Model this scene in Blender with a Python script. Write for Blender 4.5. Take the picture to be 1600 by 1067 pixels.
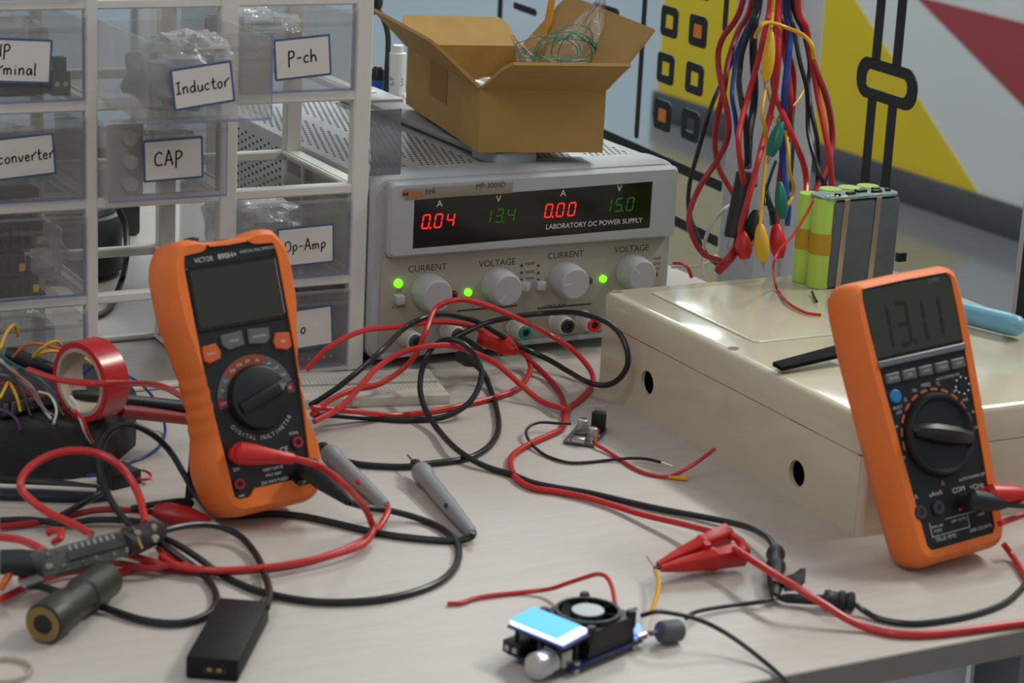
import bpy, bmesh, math, random
from mathutils import Vector, Matrix
random.seed(7)
for _o in list(bpy.data.objects):
    bpy.data.objects.remove(_o)
SC = bpy.context.scene
COL = SC.collection

# ------------------------------------------------------------------ camera
F_PX, PITCH, ROLL, CAM_H, YAW = 3492.4, .2753, .0497, .4837, .5024
_f = Vector((math.cos(PITCH)*math.sin(YAW), math.cos(PITCH)*math.cos(YAW), -math.sin(PITCH)))
_r0 = Vector((math.cos(YAW), -math.sin(YAW), 0))
_u0 = _r0.cross(_f)
_r = _r0*math.cos(ROLL) + _u0*math.sin(ROLL)
_u = -_r0*math.sin(ROLL) + _u0*math.cos(ROLL)
CAMP = Vector((0, 0, CAM_H))
cd = bpy.data.cameras.new('camera')
cam = bpy.data.objects.new('camera', cd)
COL.objects.link(cam)
cam.matrix_world = Matrix(((_r.x, _u.x, -_f.x, 0), (_r.y, _u.y, -_f.y, 0), (_r.z, _u.z, -_f.z, CAM_H), (0, 0, 0, 1)))
cd.sensor_width = 36.0
cd.lens = 36.0*F_PX/1600.0
cd.clip_start = .02
cd.clip_end = 60
cd.dof.use_dof = True
cd.dof.focus_distance = 1.72
cd.dof.aperture_fstop = 14.0
SC.camera = cam

# ------------------------------------------------------------------ world, lights, exposure
wd = bpy.data.worlds.new('world')
SC.world = wd
wd.use_nodes = True
_bg = wd.node_tree.nodes['Background']
_bg.inputs[0].default_value = (.93, .96, 1.0, 1)
_bg.inputs[1].default_value = .37
SC.view_settings.view_transform = 'Standard'
SC.view_settings.look = 'None'
SC.view_settings.gamma = 1.0
SC.view_settings.exposure = 0.0
SC.view_settings.use_curve_mapping = False


def area(name, loc, target, sx, sy, power, col=(1, 1, 1)):
    l = bpy.data.lights.new(name, 'AREA')
    l.shape = 'RECTANGLE'
    l.size, l.size_y = sx, sy
    l.energy = power
    l.color = col
    o = bpy.data.objects.new(name, l)
    COL.objects.link(o)
    o.location = loc
    d = (Vector(target)-Vector(loc)).normalized()
    x = Vector((0, 1, 0)).cross(-d).normalized()
    y = (-d).cross(x)
    m = Matrix(((x.x, y.x, -d.x), (x.y, y.y, -d.y), (x.z, y.z, -d.z)))
    o.rotation_euler = m.to_euler()
    return o


# ceiling tubes: the row to the right throws the clear shadows, the others fill, the farthest is added
area('ceiling_tube_light', (2.45, 1.15, 2.0), (.75, 1.2, 0), .16, 1.3, 52, (1, .965, .92))
area('ceiling_fill_light', (-.6, .2, 2.0), (-.5, .4, 0), .6, 1.3, 12, (1, .96, .9))
area('ceiling_fill_light', (2.3, 3.0, 2.0), (2.3, 3.0, 0), .6, 1.3, 40, (.95, .98, 1))
area('ceiling_fill_light', (5.2, 8.3, 2.0), (5.2, 8.3, 0), 1.3, 1.3, 110, (.9, .96, 1))  # added to brighten the far wall and its reflection in the floor
area('ceiling_fill_light', (3.1, 6.0, 2.0), (3.1, 6.0, 0), .7, 1.3, 60, (.95, .98, 1))


# ------------------------------------------------------------------ helpers
def ray(x, y):
    return _f + _r*((x-800)/F_PX) + _u*((533.5-y)/F_PX)


def at(x, y, k=0.0):
    """photo pixel -> world point: k < .5 is the height above the table, k > .5 the depth plane Y"""
    d = ray(x, y)
    if k > .5:
        return CAMP + d*(k/d.y)
    return CAMP + d*((k-CAM_H)/d.z)


def far(x, y, dist):
    return CAMP + ray(x, y)*dist


def srgb(h):
    h = h.lstrip('#')
    c = [int(h[i:i+2], 16)/255 for i in (0, 2, 4)]
    return tuple(x/12.92 if x <= .04045 else ((x+.055)/1.055)**2.4 for x in c)


MATS = {}


def M(name, col='#808080', rough=.5, metal=0, spec=.5, noise=.06, scale=60, bump=0, emit=None, estr=0, coat=0, stretch=None):
    if name in MATS:
        return MATS[name]
    m = bpy.data.materials.new(name)
    m.use_nodes = True
    nt = m.node_tree
    b = nt.nodes['Principled BSDF']
    c = srgb(col) if isinstance(col, str) else col
    b.inputs['Base Color'].default_value = (*c, 1)
    b.inputs['Roughness'].default_value = rough
    b.inputs['Metallic'].default_value = metal
    b.inputs['Specular IOR Level'].default_value = spec
    if coat:
        b.inputs['Coat Weight'].default_value = coat
        b.inputs['Coat Roughness'].default_value = .08
    if emit:
        b.inputs['Emission Color'].default_value = (*(srgb(emit) if isinstance(emit, str) else emit), 1)
        b.inputs['Emission Strength'].default_value = estr
    if noise or bump:
        tc = nt.nodes.new('ShaderNodeTexCoord')
        mp = nt.nodes.new('ShaderNodeMapping')
        if stretch:
            mp.inputs['Scale'].default_value = stretch
        nz = nt.nodes.new('ShaderNodeTexNoise')
        nz.inputs['Scale'].default_value = scale
        nz.inputs['Detail'].default_value = 4
        nt.links.new(tc.outputs['Object'], mp.inputs[0])
        nt.links.new(mp.outputs[0], nz.inputs['Vector'])
        if noise:
            r = nt.nodes.new('ShaderNodeValToRGB')
            r.color_ramp.elements[0].position = .3
            r.color_ramp.elements[1].position = .7
            r.color_ramp.elements[0].color = (*[max(0, x*(1-noise)) for x in c], 1)
            r.color_ramp.elements[1].color = (*[min(1, x*(1+noise)) for x in c], 1)
            nt.links.new(nz.outputs['Fac'], r.inputs[0])
            nt.links.new(r.outputs[0], b.inputs['Base Color'])
        if bump:
            bp = nt.nodes.new('ShaderNodeBump')
            bp.inputs['Strength'].default_value = bump
            bp.inputs['Distance'].default_value = .001
            nt.links.new(nz.outputs['Fac'], bp.inputs['Height'])
            nt.links.new(bp.outputs[0], b.inputs['Normal'])
    MATS[name] = m
    return m


def CLEAR(name, tint='#eef0f2', body='#d8dadd', fac=.2, rough=.12, edge=.5, wrinkle=0):
    """thin clear plastic: transparent, a little milky, reflecting more at grazing angles"""
    if name in MATS:
        return MATS[name]
    m = bpy.data.materials.new(name)
    m.use_nodes = True
    nt = m.node_tree
    b = nt.nodes['Principled BSDF']
    b.inputs['Base Color'].default_value = (*srgb(body), 1)
    b.inputs['Roughness'].default_value = rough
    b.inputs['Specular IOR Level'].default_value = .8
    t = nt.nodes.new('ShaderNodeBsdfTransparent')
    t.inputs[0].default_value = (*srgb(tint), 1)
    lw = nt.nodes.new('ShaderNodeLayerWeight')
    lw.inputs[0].default_value = .35
    ma = nt.nodes.new('ShaderNodeMath')
    ma.operation = 'MULTIPLY_ADD'
    ma.inputs[1].default_value = edge
    ma.inputs[2].default_value = fac
    ma.use_clamp = True
    mx = nt.nodes.new('ShaderNodeMixShader')
    nt.links.new(lw.outputs['Facing'], ma.inputs[0])
    nt.links.new(ma.outputs[0], mx.inputs[0])
    nt.links.new(t.outputs[0], mx.inputs[1])
    nt.links.new(b.outputs[0], mx.inputs[2])
    if wrinkle:
        tc = nt.nodes.new('ShaderNodeTexCoord')
        nz = nt.nodes.new('ShaderNodeTexNoise')
        nz.inputs['Scale'].default_value = 90
        nz.inputs['Detail'].default_value = 3
        bp = nt.nodes.new('ShaderNodeBump')
        bp.inputs['Strength'].default_value = wrinkle
        bp.inputs['Distance'].default_value = .004
        nt.links.new(tc.outputs['Object'], nz.inputs['Vector'])
        nt.links.new(nz.outputs['Fac'], bp.inputs['Height'])
        nt.links.new(bp.outputs[0], b.inputs['Normal'])
    nt.links.new(mx.outputs[0], nt.nodes['Material Output'].inputs[0])
    MATS[name] = m
    return m


def smooth_path(pts, n=8):
    """Catmull-Rom through the points"""
    P = [Vector(p) for p in pts]
    if len(P) < 3:
        return P
    P = [P[0]*2-P[1]] + P + [P[-1]*2-P[-2]]
    out = []
    for i in range(1, len(P)-2):
        a, b, c, d = P[i-1], P[i], P[i+1], P[i+2]
        for k in range(n):
            t = k/n
            out.append(.5*((2*b)+(c-a)*t+(2*a-5*b+4*c-d)*t*t+(3*b-a-3*c+d)*t**3))
    out.append(P[-2])
    return out


class MB:
    def __init__(s):
        s.v, s.f, s.m, s.s = [], [], [], []

    def add(s, vs, fs, m=0, sm=False, mat=None):
        k = len(s.v)
        s.v += [tuple(mat @ Vector(v)) if mat else tuple(v) for v in vs]
        for f in fs:
            s.f.append([i+k for i in f])
            s.m.append(m)
            s.s.append(sm)
        return s

    def bm(s, b, m=0, sm=False, mat=None):
        b.verts.index_update()
        s.add([v.co.copy() for v in b.verts], [[v.index for v in f.verts] for f in b.faces], m, sm, mat)
        b.free()
        return s

    def box(s, x0, x1, y0, y1, z0, z1, m=0, r=0, seg=2, mat=None):
        b = bmesh.new()
        bmesh.ops.create_cube(b, size=1)
        for v in b.verts:
            v.co = Vector((x0 if v.co.x < 0 else x1, y0 if v.co.y < 0 else y1, z0 if v.co.z < 0 else z1))
        if r:
            bmesh.ops.bevel(b, geom=list(b.edges), offset=r, segments=seg, profile=.5, affect='EDGES')
        return s.bm(b, m, bool(r), mat)

    def loft(s, rings, m=0, sm=True, cap0=True, cap1=True, closed=True, mat=None):
        n = len(rings[0])
        vs = [p for r in rings for p in r]
        fs = []
        for i in range(len(rings)-1):
            for j in range(n if closed else n-1):
                k = (j+1) % n
                fs.append([i*n+j, i*n+k, (i+1)*n+k, (i+1)*n+j])
        s.add(vs, fs, m, sm, mat)
        if cap0:
            s.add(rings[0], [list(range(n))[::-1]], m, False, mat)
        if cap1:
            s.add(rings[-1], [list(range(n))], m, False, mat)
        return s

    def sweep(s, p, q, prof, n=14, m=0, sx=1, caps=True, up=None, mat=None):
        """turned shape along p->q; prof = [(t, radius)], sx squashes it"""
        p, q = Vector(p), Vector(q)
        d = q-p
        z = d.normalized()
        ref = Vector(up) if up else (Vector((0, 0, 1)) if abs(z.z) < .9 else Vector((1, 0, 0)))
        x = ref.cross(z).normalized()
        y = z.cross(x)
        rings = []
        for t, r in prof:
            c = p+d*t
            rings.append([c + x*(math.cos(a)*r) + y*(math.sin(a)*r*sx) for a in [2*math.pi*i/n for i in range(n)]])
        return s.loft(rings, m, True, caps, caps, True, mat)

    def cyl(s, p, q, r, n=14, m=0, r1=None, mat=None):
        return s.sweep(p, q, [(0, r), (1, r if r1 is None else r1)], n, m, mat=mat)

    def tube(s, pts, r, n=8, m=0, k=8):
        P = smooth_path(pts, k)
        rings = []
        z = (P[1]-P[0]).normalized()
        x = z.orthogonal().normalized()
        for i, p in enumerate(P):
            t = (P[min(i+1, len(P)-1)]-P[max(i-1, 0)])
            if t.length > 1e-9:
                z = t.normalized()
            x = (x - z*x.dot(z)).normalized()
            y = z.cross(x)
            rr = r(i/(len(P)-1)) if callable(r) else r
            rings.append([p + x*(math.cos(a)*rr) + y*(math.sin(a)*rr) for a in [2*math.pi*j/n for j in range(n)]])
        return s.loft(rings, m)

    def prism(s, poly, z0, z1, m=0, mat=None, sm=False, inset=0):
        """extrude a 2-D outline in z; inset bevels the far rim"""
        n = len(poly)
        if inset:
            cx = sum(p[0] for p in poly)/n
            cy = sum(p[1] for p in poly)/n
            hw = max(abs(p[0]-cx) for p in poly)
            hh = max(abs(p[1]-cy) for p in poly)
            top = [(cx+(x-cx)*(1-inset/hw), cy+(y-cy)*(1-inset/hh), z1) for x, y in poly]
            zz = z1 + (-inset if z1 > z0 else inset)
            rings = [[(x, y, z0) for x, y in poly], [(x, y, zz) for x, y in poly], top]
        else:
            rings = [[(x, y, z0) for x, y in poly], [(x, y, z1) for x, y in poly]]
        return s.loft(rings, m, sm, mat=mat)

    def build(s, name, mats, parent=None, loc=None, rot=None, ang=35):
        me = bpy.data.meshes.new(name)
        me.from_pydata(s.v, [], s.f)
        if not isinstance(mats, (list, tuple)):
            mats = [mats]
        for m in mats:
            me.materials.append(m)
        me.polygons.foreach_set('material_index', s.m)
        me.polygons.foreach_set('use_smooth', s.s)
        me.update()
        b = bmesh.new()
        b.from_mesh(me)
        bmesh.ops.remove_doubles(b, verts=b.verts, dist=1e-6)
        bmesh.ops.recalc_face_normals(b, faces=b.faces)
        b.to_mesh(me)
        b.free()
        if any(s.s):
            me.set_sharp_from_angle(angle=math.radians(ang))
        o = bpy.data.objects.new(name, me)
        COL.objects.link(o)
        if parent:
            o.parent = parent
        if loc:
            o.location = loc
        if rot:
            o.rotation_euler = rot
        return o


def tag(o, label=None, cat=None, group=None, kind=None):
    if label:
        o['label'] = label
    if cat:
        o['category'] = cat
    if group:
        o['group'] = group
    if kind:
        o['kind'] = kind
    return o


def thing(name, label, cat, loc=(0, 0, 0), rz=0, group=None, mat=None):
    o = bpy.data.objects.new(name, None)
    o.empty_display_size = .02
    COL.objects.link(o)
    if mat is not None:
        o.location = mat.to_translation()
        o.rotation_euler = mat.to_euler()
    else:
        o.location = loc
        o.rotation_euler = (0, 0, rz)
    return tag(o, label, cat, group)


def ellipse(cx, cy, rx, ry, n=24, a0=0, a1=2*math.pi):
    return [(cx+rx*math.cos(a0+(a1-a0)*i/n), cy+ry*math.sin(a0+(a1-a0)*i/n)) for i in range(n)]


def rrect(x0, x1, y0, y1, r, n=4):
    out = []
    for cx, cy, a in ((x1-r, y1-r, 0), (x0+r, y1-r, 90), (x0+r, y0+r, 180), (x1-r, y0+r, 270)):
        for i in range(n+1):
            t = math.radians(a+90*i/n)
            out.append((cx+r*math.cos(t), cy+r*math.sin(t)))
    return out


_tc = {}


def text(mb, s, size, mat, m=0, align='CENTER', sx=1.0, spacing=1.0, shear=0.0, bold=0.0):
    """flat print laid in the xy plane of matrix mat"""
    key = (s, align, spacing, shear, bold)
    if key not in _tc:
        cu = bpy.data.curves.new('print', 'FONT')
        cu.body = s
        cu.size = 1
        cu.align_x = align
        cu.align_y = 'CENTER'
        cu.space_character = spacing
        cu.shear = shear
        cu.resolution_u = 3
        cu.offset = bold
        o = bpy.data.objects.new('print', cu)
        me = o.to_mesh()
        _tc[key] = ([v.co.copy() for v in me.vertices], [list(p.vertices) for p in me.polygons])
        o.to_mesh_clear()
        bpy.data.objects.remove(o)
        bpy.data.curves.remove(cu)
    vs, fs = _tc[key]
    mb.add([(v.x*size*sx, v.y*size, 0) for v in vs], fs, m, False, mat)


def fm(o, x, y, z=None):
    """frame matrix from origin and two axes"""
    o, x, y = Vector(o), Vector(x).normalized(), Vector(y).normalized()
    z = x.cross(y)
    return Matrix(((x.x, y.x, z.x, o.x), (x.y, y.y, z.y, o.y), (x.z, y.z, z.z, o.z), (0, 0, 0, 1)))


SEG = {'0': 'abcdef', '1': 'bc', '2': 'abged', '3': 'abgcd', '4': 'fgbc', '5': 'afgcd', '6': 'afgedc', '7': 'abc', '8': 'abcdefg', '9': 'abcdfg'}


def digit(mb, ch, w, h, mat, m=0, t=.13, slant=.12, dot=False):
    tw = h*t
    def bar(x0, y0, x1, y1):
        hor = abs(x1-x0) > abs(y1-y0)
        g = tw*.5
        if hor:
            ps = [(x0+g*.3, y0), (x0+g*1.1, y0+g), (x1-g*1.1, y0+g), (x1-g*.3, y0), (x1-g*1.1, y0-g), (x0+g*1.1, y0-g)]
        else:
            ps = [(x0, y0+g*.3), (x0+g, y0+g*1.1), (x0+g, y1-g*1.1), (x0, y1-g*.3), (x0-g, y1-g*1.1), (x0-g, y0+g*1.1)]
        mb.add([(x+y*slant, y, 0) for x, y in ps], [list(range(6))], m, False, mat)
    X, H = w/2, h/2
    S = {'a': (-X, H, X, H), 'b': (X, 0, X, H), 'c': (X, -H, X, 0), 'd': (-X, -H, X, -H), 'e': (-X, -H, -X, 0), 'f': (-X, 0, -X, H), 'g': (-X, 0, X, 0)}
    for c in SEG[ch]:
        bar(*S[c])
    if dot:
        q = tw*.6
        ps = [(X+tw*.8, -H-q), (X+tw*.8+2*q, -H-q), (X+tw*.8+2*q, -H+q), (X+tw*.8, -H+q)]
        mb.add([(x+y*slant, y, 0) for x, y in ps], [[0, 1, 2, 3]], m, False, mat)


# hand lettering: strokes in a unit box (x 0..w, y 0..1)
HW = {
    'I': (.5, [[(.05, .95), (.45, 1)], [(.25, .97), (.23, .05)], [(.0, .03), (.45, .06)]]),
    'n': (.55, [[(.05, .55), (.07, .0)], [(.07, .35), (.25, .55), (.4, .45), (.42, .0)]]),
    'd': (.6, [[(.45, .45), (.25, .52), (.05, .3), (.15, .03), (.35, .08), (.47, .4)], [(.5, 1), (.45, .3), (.5, .0)]]),
    'u': (.55, [[(.05, .52), (.07, .12), (.22, .0), (.4, .15), (.43, .52)], [(.43, .5), (.47, .0)]]),
    'c': (.5, [[(.42, .48), (.25, .55), (.05, .3), (.15, .03), (.42, .08)]]),
    't': (.45, [[(.22, .95), (.2, .15), (.32, .0), (.42, .06)], [(.02, .58), (.42, .62)]]),
    'o': (.55, [[(.25, .52), (.06, .32), (.12, .05), (.3, .0), (.45, .22), (.4, .48), (.25, .52)]]),
    'r': (.45, [[(.08, .52), (.08, .0)], [(.08, .3), (.22, .5), (.5, .75)]]),
    'C': (.7, [[(.6, .85), (.4, 1), (.12, .8), (.05, .4), (.2, .05), (.62, .1)]]),
    'A': (.7, [[(.02, .0), (.3, 1), (.36, 1), (.62, .0)], [(.14, .38), (.55, .4)]]),
    'P': (.65, [[(.12, 1), (.08, -.25)], [(.08, .95), (.4, 1), (.55, .75), (.4, .5), (.1, .42)]]),
    '-': (.5, [[(.05, .4), (.4, .44)]]),
    'h': (.55, [[(.08, 1), (.06, .0)], [(.06, .3), (.25, .52), (.42, .4), (.48, .0)]]),
    'O': (.7, [[(.32, 1), (.08, .75), (.06, .25), (.3, .0), (.58, .25), (.55, .8), (.32, 1)]]),
    'p': (.55, [[(.08, .55), (.06, -.35)], [(.07, .45), (.28, .58), (.45, .35), (.3, .08), (.08, .1)]]),
    'm': (.8, [[(.05, .52), (.06, .0)], [(.06, .35), (.2, .52), (.32, .4), (.33, .0)], [(.33, .35), (.48, .52), (.62, .4), (.64, .0)]]),
    'T': (.65, [[(.02, .97), (.6, 1)], [(.3, .98), (.28, .0)]]),
    'e': (.5, [[(.06, .28), (.4, .32), (.32, .52), (.12, .46), (.06, .2), (.2, .0), (.45, .1)]]),
    'i': (.3, [[(.1, .5), (.12, .0)], [(.13, .72), (.15, .78)]]),
    'a': (.55, [[(.4, .48), (.2, .52), (.05, .25), (.18, .02), (.38, .2), (.42, .5), (.48, .0)]]),
    'l': (.3, [[(.12, 1), (.1, .1), (.2, .0)]]),
    'v': (.5, [[(.03, .52), (.2, .0), (.45, .55)]]),
    ' ': (.4, []),
}


def handwrite(mb, s, size, mat, m=0, w=.12, gap=.08):
    tot = sum(HW[c][0]+gap for c in s)
    x0 = -tot/2
    for c in s:
        adv, strokes = HW[c]
        for st in strokes:
            P = smooth_path([(x0+a, b-.4, 0) for a, b in st], 4) if len(st) > 2 else [Vector((x0+a, b-.4, 0)) for a, b in st]
            L, R = [], []
            for i, p in enumerate(P):
                t = (P[min(i+1, len(P)-1)]-P[max(i-1, 0)]).normalized()
                nn = Vector((-t.y, t.x, 0))*w*.5
                L.append((p+nn)*size)
                R.append((p-nn)*size)
            n = len(P)
            mb.add(L+R, [[i, i+1, n+i+1, n+i] for i in range(n-1)], m, False, mat)
        x0 += adv+gap


def wire(name, pts, r, mat, label, cat='cable', group=None, n=8, k=8):
    """one cable: points are (px, py, height or depth plane) or Vectors"""
    P = [p if isinstance(p, Vector) else at(*p) for p in pts]
    return tag(MB().tube(P, r, n, 0, k).build(name, mat), label, cat, group)


# ------------------------------------------------------------------ shared materials
white_pp = M('white_plastic', '#d9d6cf', .45, noise=.02)
drawer_clear = CLEAR('drawer_clear', '#fafafa', '#dddcd8', .085, .10, .28)
drawer_edge = CLEAR('drawer_edge', '#e4e8f6', '#a9b2da', .30, .15, .3)
bag_clear = CLEAR('bag_clear', '#f4f4f4', '#dfe0e0', .22, .12, .5, .9)
ink = M('ink_black', '#16161a', .6, noise=0)
paper = M('paper', '#d8d3cd', .75, noise=.02)
frame_blue = M('label_blue', '#4a5f86', .6, noise=.03)
black_pl = M('black_plastic', '#17171a', .42, noise=.08)
black_soft = M('black_rubber', '#1c1d20', .5, noise=.08)
dark_grey = M('dark_grey_plastic', '#3a3b3e', .5, noise=.05)
metal = M('steel', '#b8b6b0', .3, .9, noise=.04)
brass = M('brass', '#b89a58', .35, .9, noise=.06)
red_ins = M('red_insulation', '#c02a28', .36, noise=.05)
red_dark = M('red_insulation_deep', '#a01c20', .4, noise=.06)
blk_ins = M('black_insulation', '#1b1d21', .36, noise=.06)
blue_ins = M('blue_insulation', '#1f3f8f', .4, noise=.05)
yel_ins = M('yellow_insulation', '#d9a417', .4, noise=.05)
grn_ins = M('green_insulation', '#0d5f52', .4, noise=.05)
orange_wire = M('orange_insulation', '#c8612a', .4, noise=.05)
white_ins = M('white_insulation', '#cfcac4', .4, noise=.03)
purple_ins = M('purple_insulation', '#40305f', .4, noise=.05)
pcb_black = M('pcb_black', '#1d2022', .4, noise=.2, scale=300)
pcb_blue = M('pcb_blue', '#101c52', .35, noise=.15, scale=300)
pcb_green = M('pcb_green', '#33584a', .4, noise=.25, scale=260)
red_clip = M('red_clip_plastic', '#c4211f', .38, noise=.05)
yel_clip = M('yellow_clip_plastic', '#e0ae1c', .35, noise=.04)
grn_clip = M('green_clip_plastic', '#12705c', .32, noise=.05)
cardboard = M('cardboard', '#a98549', .8, noise=.05, scale=40, bump=.05)
orange_pl = M('orange_rubber', '#e8742c', .48, noise=.03, scale=40)
print_white = M('print_white', '#c9c9c6', .5, noise=0)
print_grey = M('print_grey', '#6d6a64', .6, noise=0)


# ------------------------------------------------------------------ setting
def atX(px, py, X):
    d = ray(px, py)
    return CAMP + d*(X/d.x)


FZ = -.75
mb = MB().box(-3.5, 9.0, -2.5, 10.0, FZ-.05, FZ)
floor_m = M('floor_grey', '#6a6b6e', .14, noise=.05, scale=1.5, spec=.7)
tag(mb.build('floor', floor_m), kind='structure')
wall_m = M('wall_paint', '#d2d2d2', .6, noise=.02, scale=3)
YE = atX(1024, 137, 3.78).y
wr = MB().box(3.78, 3.9, -2.5, YE, FZ, 2.05).build('wall_right', wall_m)
tag(wr, kind='structure')
mb = MB().box(3.768, 3.78, -2.5, YE, FZ, FZ+.088, r=.003)
tag(mb.build('baseboard_right', M('baseboard_grey', '#46474b', .5, noise=.05)), kind='structure')
BT = FZ+.088


def patch(name, pts, mat):
    mb = MB()
    P = [Vector((3.7795, p.y, max(p.z, BT))) for p in pts]
    Q = [Vector((3.7775, p.y, p.z)) for p in P]
    mb.loft([P, Q], 0, False)
    return mb.build(name, mat, wr)


a, b = atX(1330, 0, 3.78), atX(1528, 320, 3.78)
l0 = atX(1030, 137, 3.78)
patch('painted_yellow_area', [Vector((3.78, b.y, BT)), b+(a-b)*(min(2.0-b.z, (a-b).z*(l0.y-b.y)/(a-b).y*.999)/(a-b).z), Vector((3.78, l0.y, min(2.0, b.z+(a-b).z*(l0.y-b.y)/(a-b).y))), Vector((3.78, l0.y, BT))], M('yellow_paint', '#d6ba1c', .55, noise=.03, scale=4))
a, b, c = atX(1432, -6, 3.78), atX(1600, 165, 3.78), atX(1600, 36, 3.78)
patch('painted_red_area', [a, a+(b-a)*1.8, a+(c-a)*1.8], M('red_paint', '#a04044', .55, noise=.03, scale=4))
# far end of the room
wb = MB().box(-3.5, 9.0, 9.9, 10.0, FZ, 2.05).build('wall_back', M('far_wall_paint', '#b3c6d1', .6, noise=.03, scale=2))
tag(wb, kind='structure')

# glass partition with printed marks, beside the table
PA = math.radians(5.7)
pu = Vector((math.sin(PA), math.cos(PA), 0))
pn = Vector((math.cos(PA), -math.sin(PA), 0))
p0 = far(1128, 300, 2.3)
p0.z = FZ
part = thing('glass_partition', 'glass partition with aluminium posts and printed black marks beside the table', 'partition', mat=fm(p0, pu, Vector((0, 0, 1))))
# local axes: x along the partition (away), y up, z = pu x up = pn
alu = M('aluminium', '#c6c4c6', .45, .0, noise=.03)
GZ = .028


def gl(px, py, off=GZ):
    o = p0 + pn*off
    d = ray(px, py)
    t = (o-CAMP).dot(pn)/d.dot(pn)
    q = CAMP+d*t-o
    return q.dot(pu), q.z+FZ


mb = MB().box(-.075, 0, 0, 2.8, 0, .06, r=.003)
mb.build('post', alu, part)
mb = MB().box(-.582, -.512, 0, 2.8, 0, .06, r=.003)
mb.build('post', alu, part)
mb = MB().box(-.512, -.508, 0, 2.8, .016, .044).box(-.548, -.526, 0, 2.8, -.004, 0)
mb.build('gasket', black_soft, part)
glass_m = CLEAR('pane_glass', '#f7faf9', '#101010', .015, .02, .05)
for s0, s1 in ((-.508, -.075), (0, 2.6), (-1.4, -.582)):
    MB().box(s0, s1, .05, 2.75, GZ, GZ+.006).build('glass_pane', glass_m, part)
MB().box(-1.4, 2.6, 0, .05, .01, .05, r=.003).build('bottom_rail', alu, part)
MB().box(2.6, 2.67, 0, 2.8, 0, .06, r=.003).build('post', alu, part)
vinyl = M('black_vinyl', '#141518', .5, noise=.03)
vinyl_orange = M('orange_vinyl', '#f08c30', .5, noise=.03)


def decal(name, outer, inner, mat):
    """flat sticker on the table side of the glass, outline in (s, z)"""
    mb = MB()
    n = len(outer)
    A = [(s, z-FZ, GZ) for s, z in outer]
    B = [(s, z-FZ, GZ-.0012) for s, z in outer]
    if inner:
        Ci = [(s, z-FZ, GZ-.0012) for s, z in inner]
        D = [(s, z-FZ, GZ) for s, z in inner]
        mb.loft([A, B, Ci, D], 0, False, False, False)
    else:
        mb.loft([A, B], 0, False)
    return mb.build(name, mat, part)


def rr_c(s, z, w, h, r):
    return rrect(s-w/2, s+w/2, z-h/2, z+h/2, r)


for px, py, org in ((1046.9, 34, 0), (1091.5, 48.7, 1), (1040.8, 107, 0), (1085.9, 123, 0), (1035.9, 180, 1), (1079.3, 196, 0), (1052, -40, 0), (1097, -26, 0)):
    s, z = gl(px, py)
    decal('printed_ring', rr_c(s, z, .041, .0335, .006), rr_c(s, z, .019, .0145, .0015), vinyl)
    if org:
        decal('printed_square', rr_c(s, z, .0185, .0142, .001), None, vinyl_orange)


def vline(p, q, w, top=None):
    (s0, z0), (s1, z1) = gl(*p), gl(*q)
    s = (s0+s1)/2
    decal('printed_line', rrect(s-w/2, s+w/2, min(z0, z1), max(z0, z1) if top is None else top, w*.45), None, vinyl)


vline((1009, 0), (994.5, 216), .010, .6)
vline((1138, 0), (1131, 49), .009, .6)
vline((783, 0), (781, 32), .014, .6)
for (p, q, t) in (((930, 201), (1128, 293), .0115), ((930, 285), (1122, 374), .0115)):
    (s0, z0), (s1, z1) = gl(*p), gl(*q)
    z = (z0+z1)/2
    decal('printed_line', rrect(min(s0, s1), max(s0, s1), z-t/2, z+t/2, .001), None, vinyl)
for px, py, w in ((821, 14, .075), (948, 14, .07)):
    s, z = gl(px, py)
    decal('printed_bar', rr_c(s, z, w, .009, .0044), None, vinyl)
s, z = gl(1386, 130)
decal('printed_ring', rrect(s-.052, s+.052, z-.019, z+.019, .018, 6), rrect(s-.036, s+.036, z-.0085, z+.0085, .008, 6), vinyl)
for px in (1399, 1366):
    sl, _ = gl(px+3, 100)
    decal('printed_line', rrect(sl-.0068, sl+.0068, z+.018, z+.5, .0005), None, vinyl)
    _, zb = gl(px-20, 330)
    decal('printed_line', rrect(sl-.0068, sl+.0068, zb, z-.018, .0005), None, vinyl)

# ------------------------------------------------------------------ table
tb = thing('work_table', 'pale wood-grain work table that carries all the electronics', 'table', (.45, 1.4, FZ))


def wood():
    m = M('table_laminate', '#bcb4ad', .38, noise=.045, scale=9, stretch=(2.2, 26, 1), spec=.4)
    return m


def tl(x0, x1, y0, y1, z0, z1):
    return (x0-.45, x1-.45, y0-1.4, y1-1.4, z0-FZ, z1-FZ)


MB().box(*tl(-.5, 1.085, .8835, 2.2, -.015, 0), r=.0012).build('table_top', wood(), tb)
MB().box(*tl(-.5, 1.085, .8815, .8835, -.015, -.0004)).build('edge_band', M('edge_band_grey', '#8b857c', .5, noise=.04), tb)
steel_g = M('frame_grey', '#8d8f93', .45, .2, noise=.04)
for x, y in ((.884, .945), (1.055, .945), (1.055, 2.15), (-.46, .945), (-.46, 2.15)):
    MB().box(*tl(x-.022, x+.022, y-.02, y+.02, FZ, -.015), r=.002).build('leg', steel_g, tb)
MB().box(*tl(-.48, .775, .945, .975, -.05, -.015)).build('apron_rail', M('apron_dark', '#3c3c40', .5, noise=.04), tb)
dp = thing('pedestal_cabinet', 'light grey pedestal cabinet standing under the table edge', 'cabinet', (.815, 1.20, FZ))
MB().box(-.030, .035, -.245, .3, .03, .715, r=.004).build('body', M('pedestal_grey', '#d3d6dc', .5, noise=.03), dp)
MB().box(-.028, .033, -.235, .295, 0, .03).build('plinth', dark_grey, dp)

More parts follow.
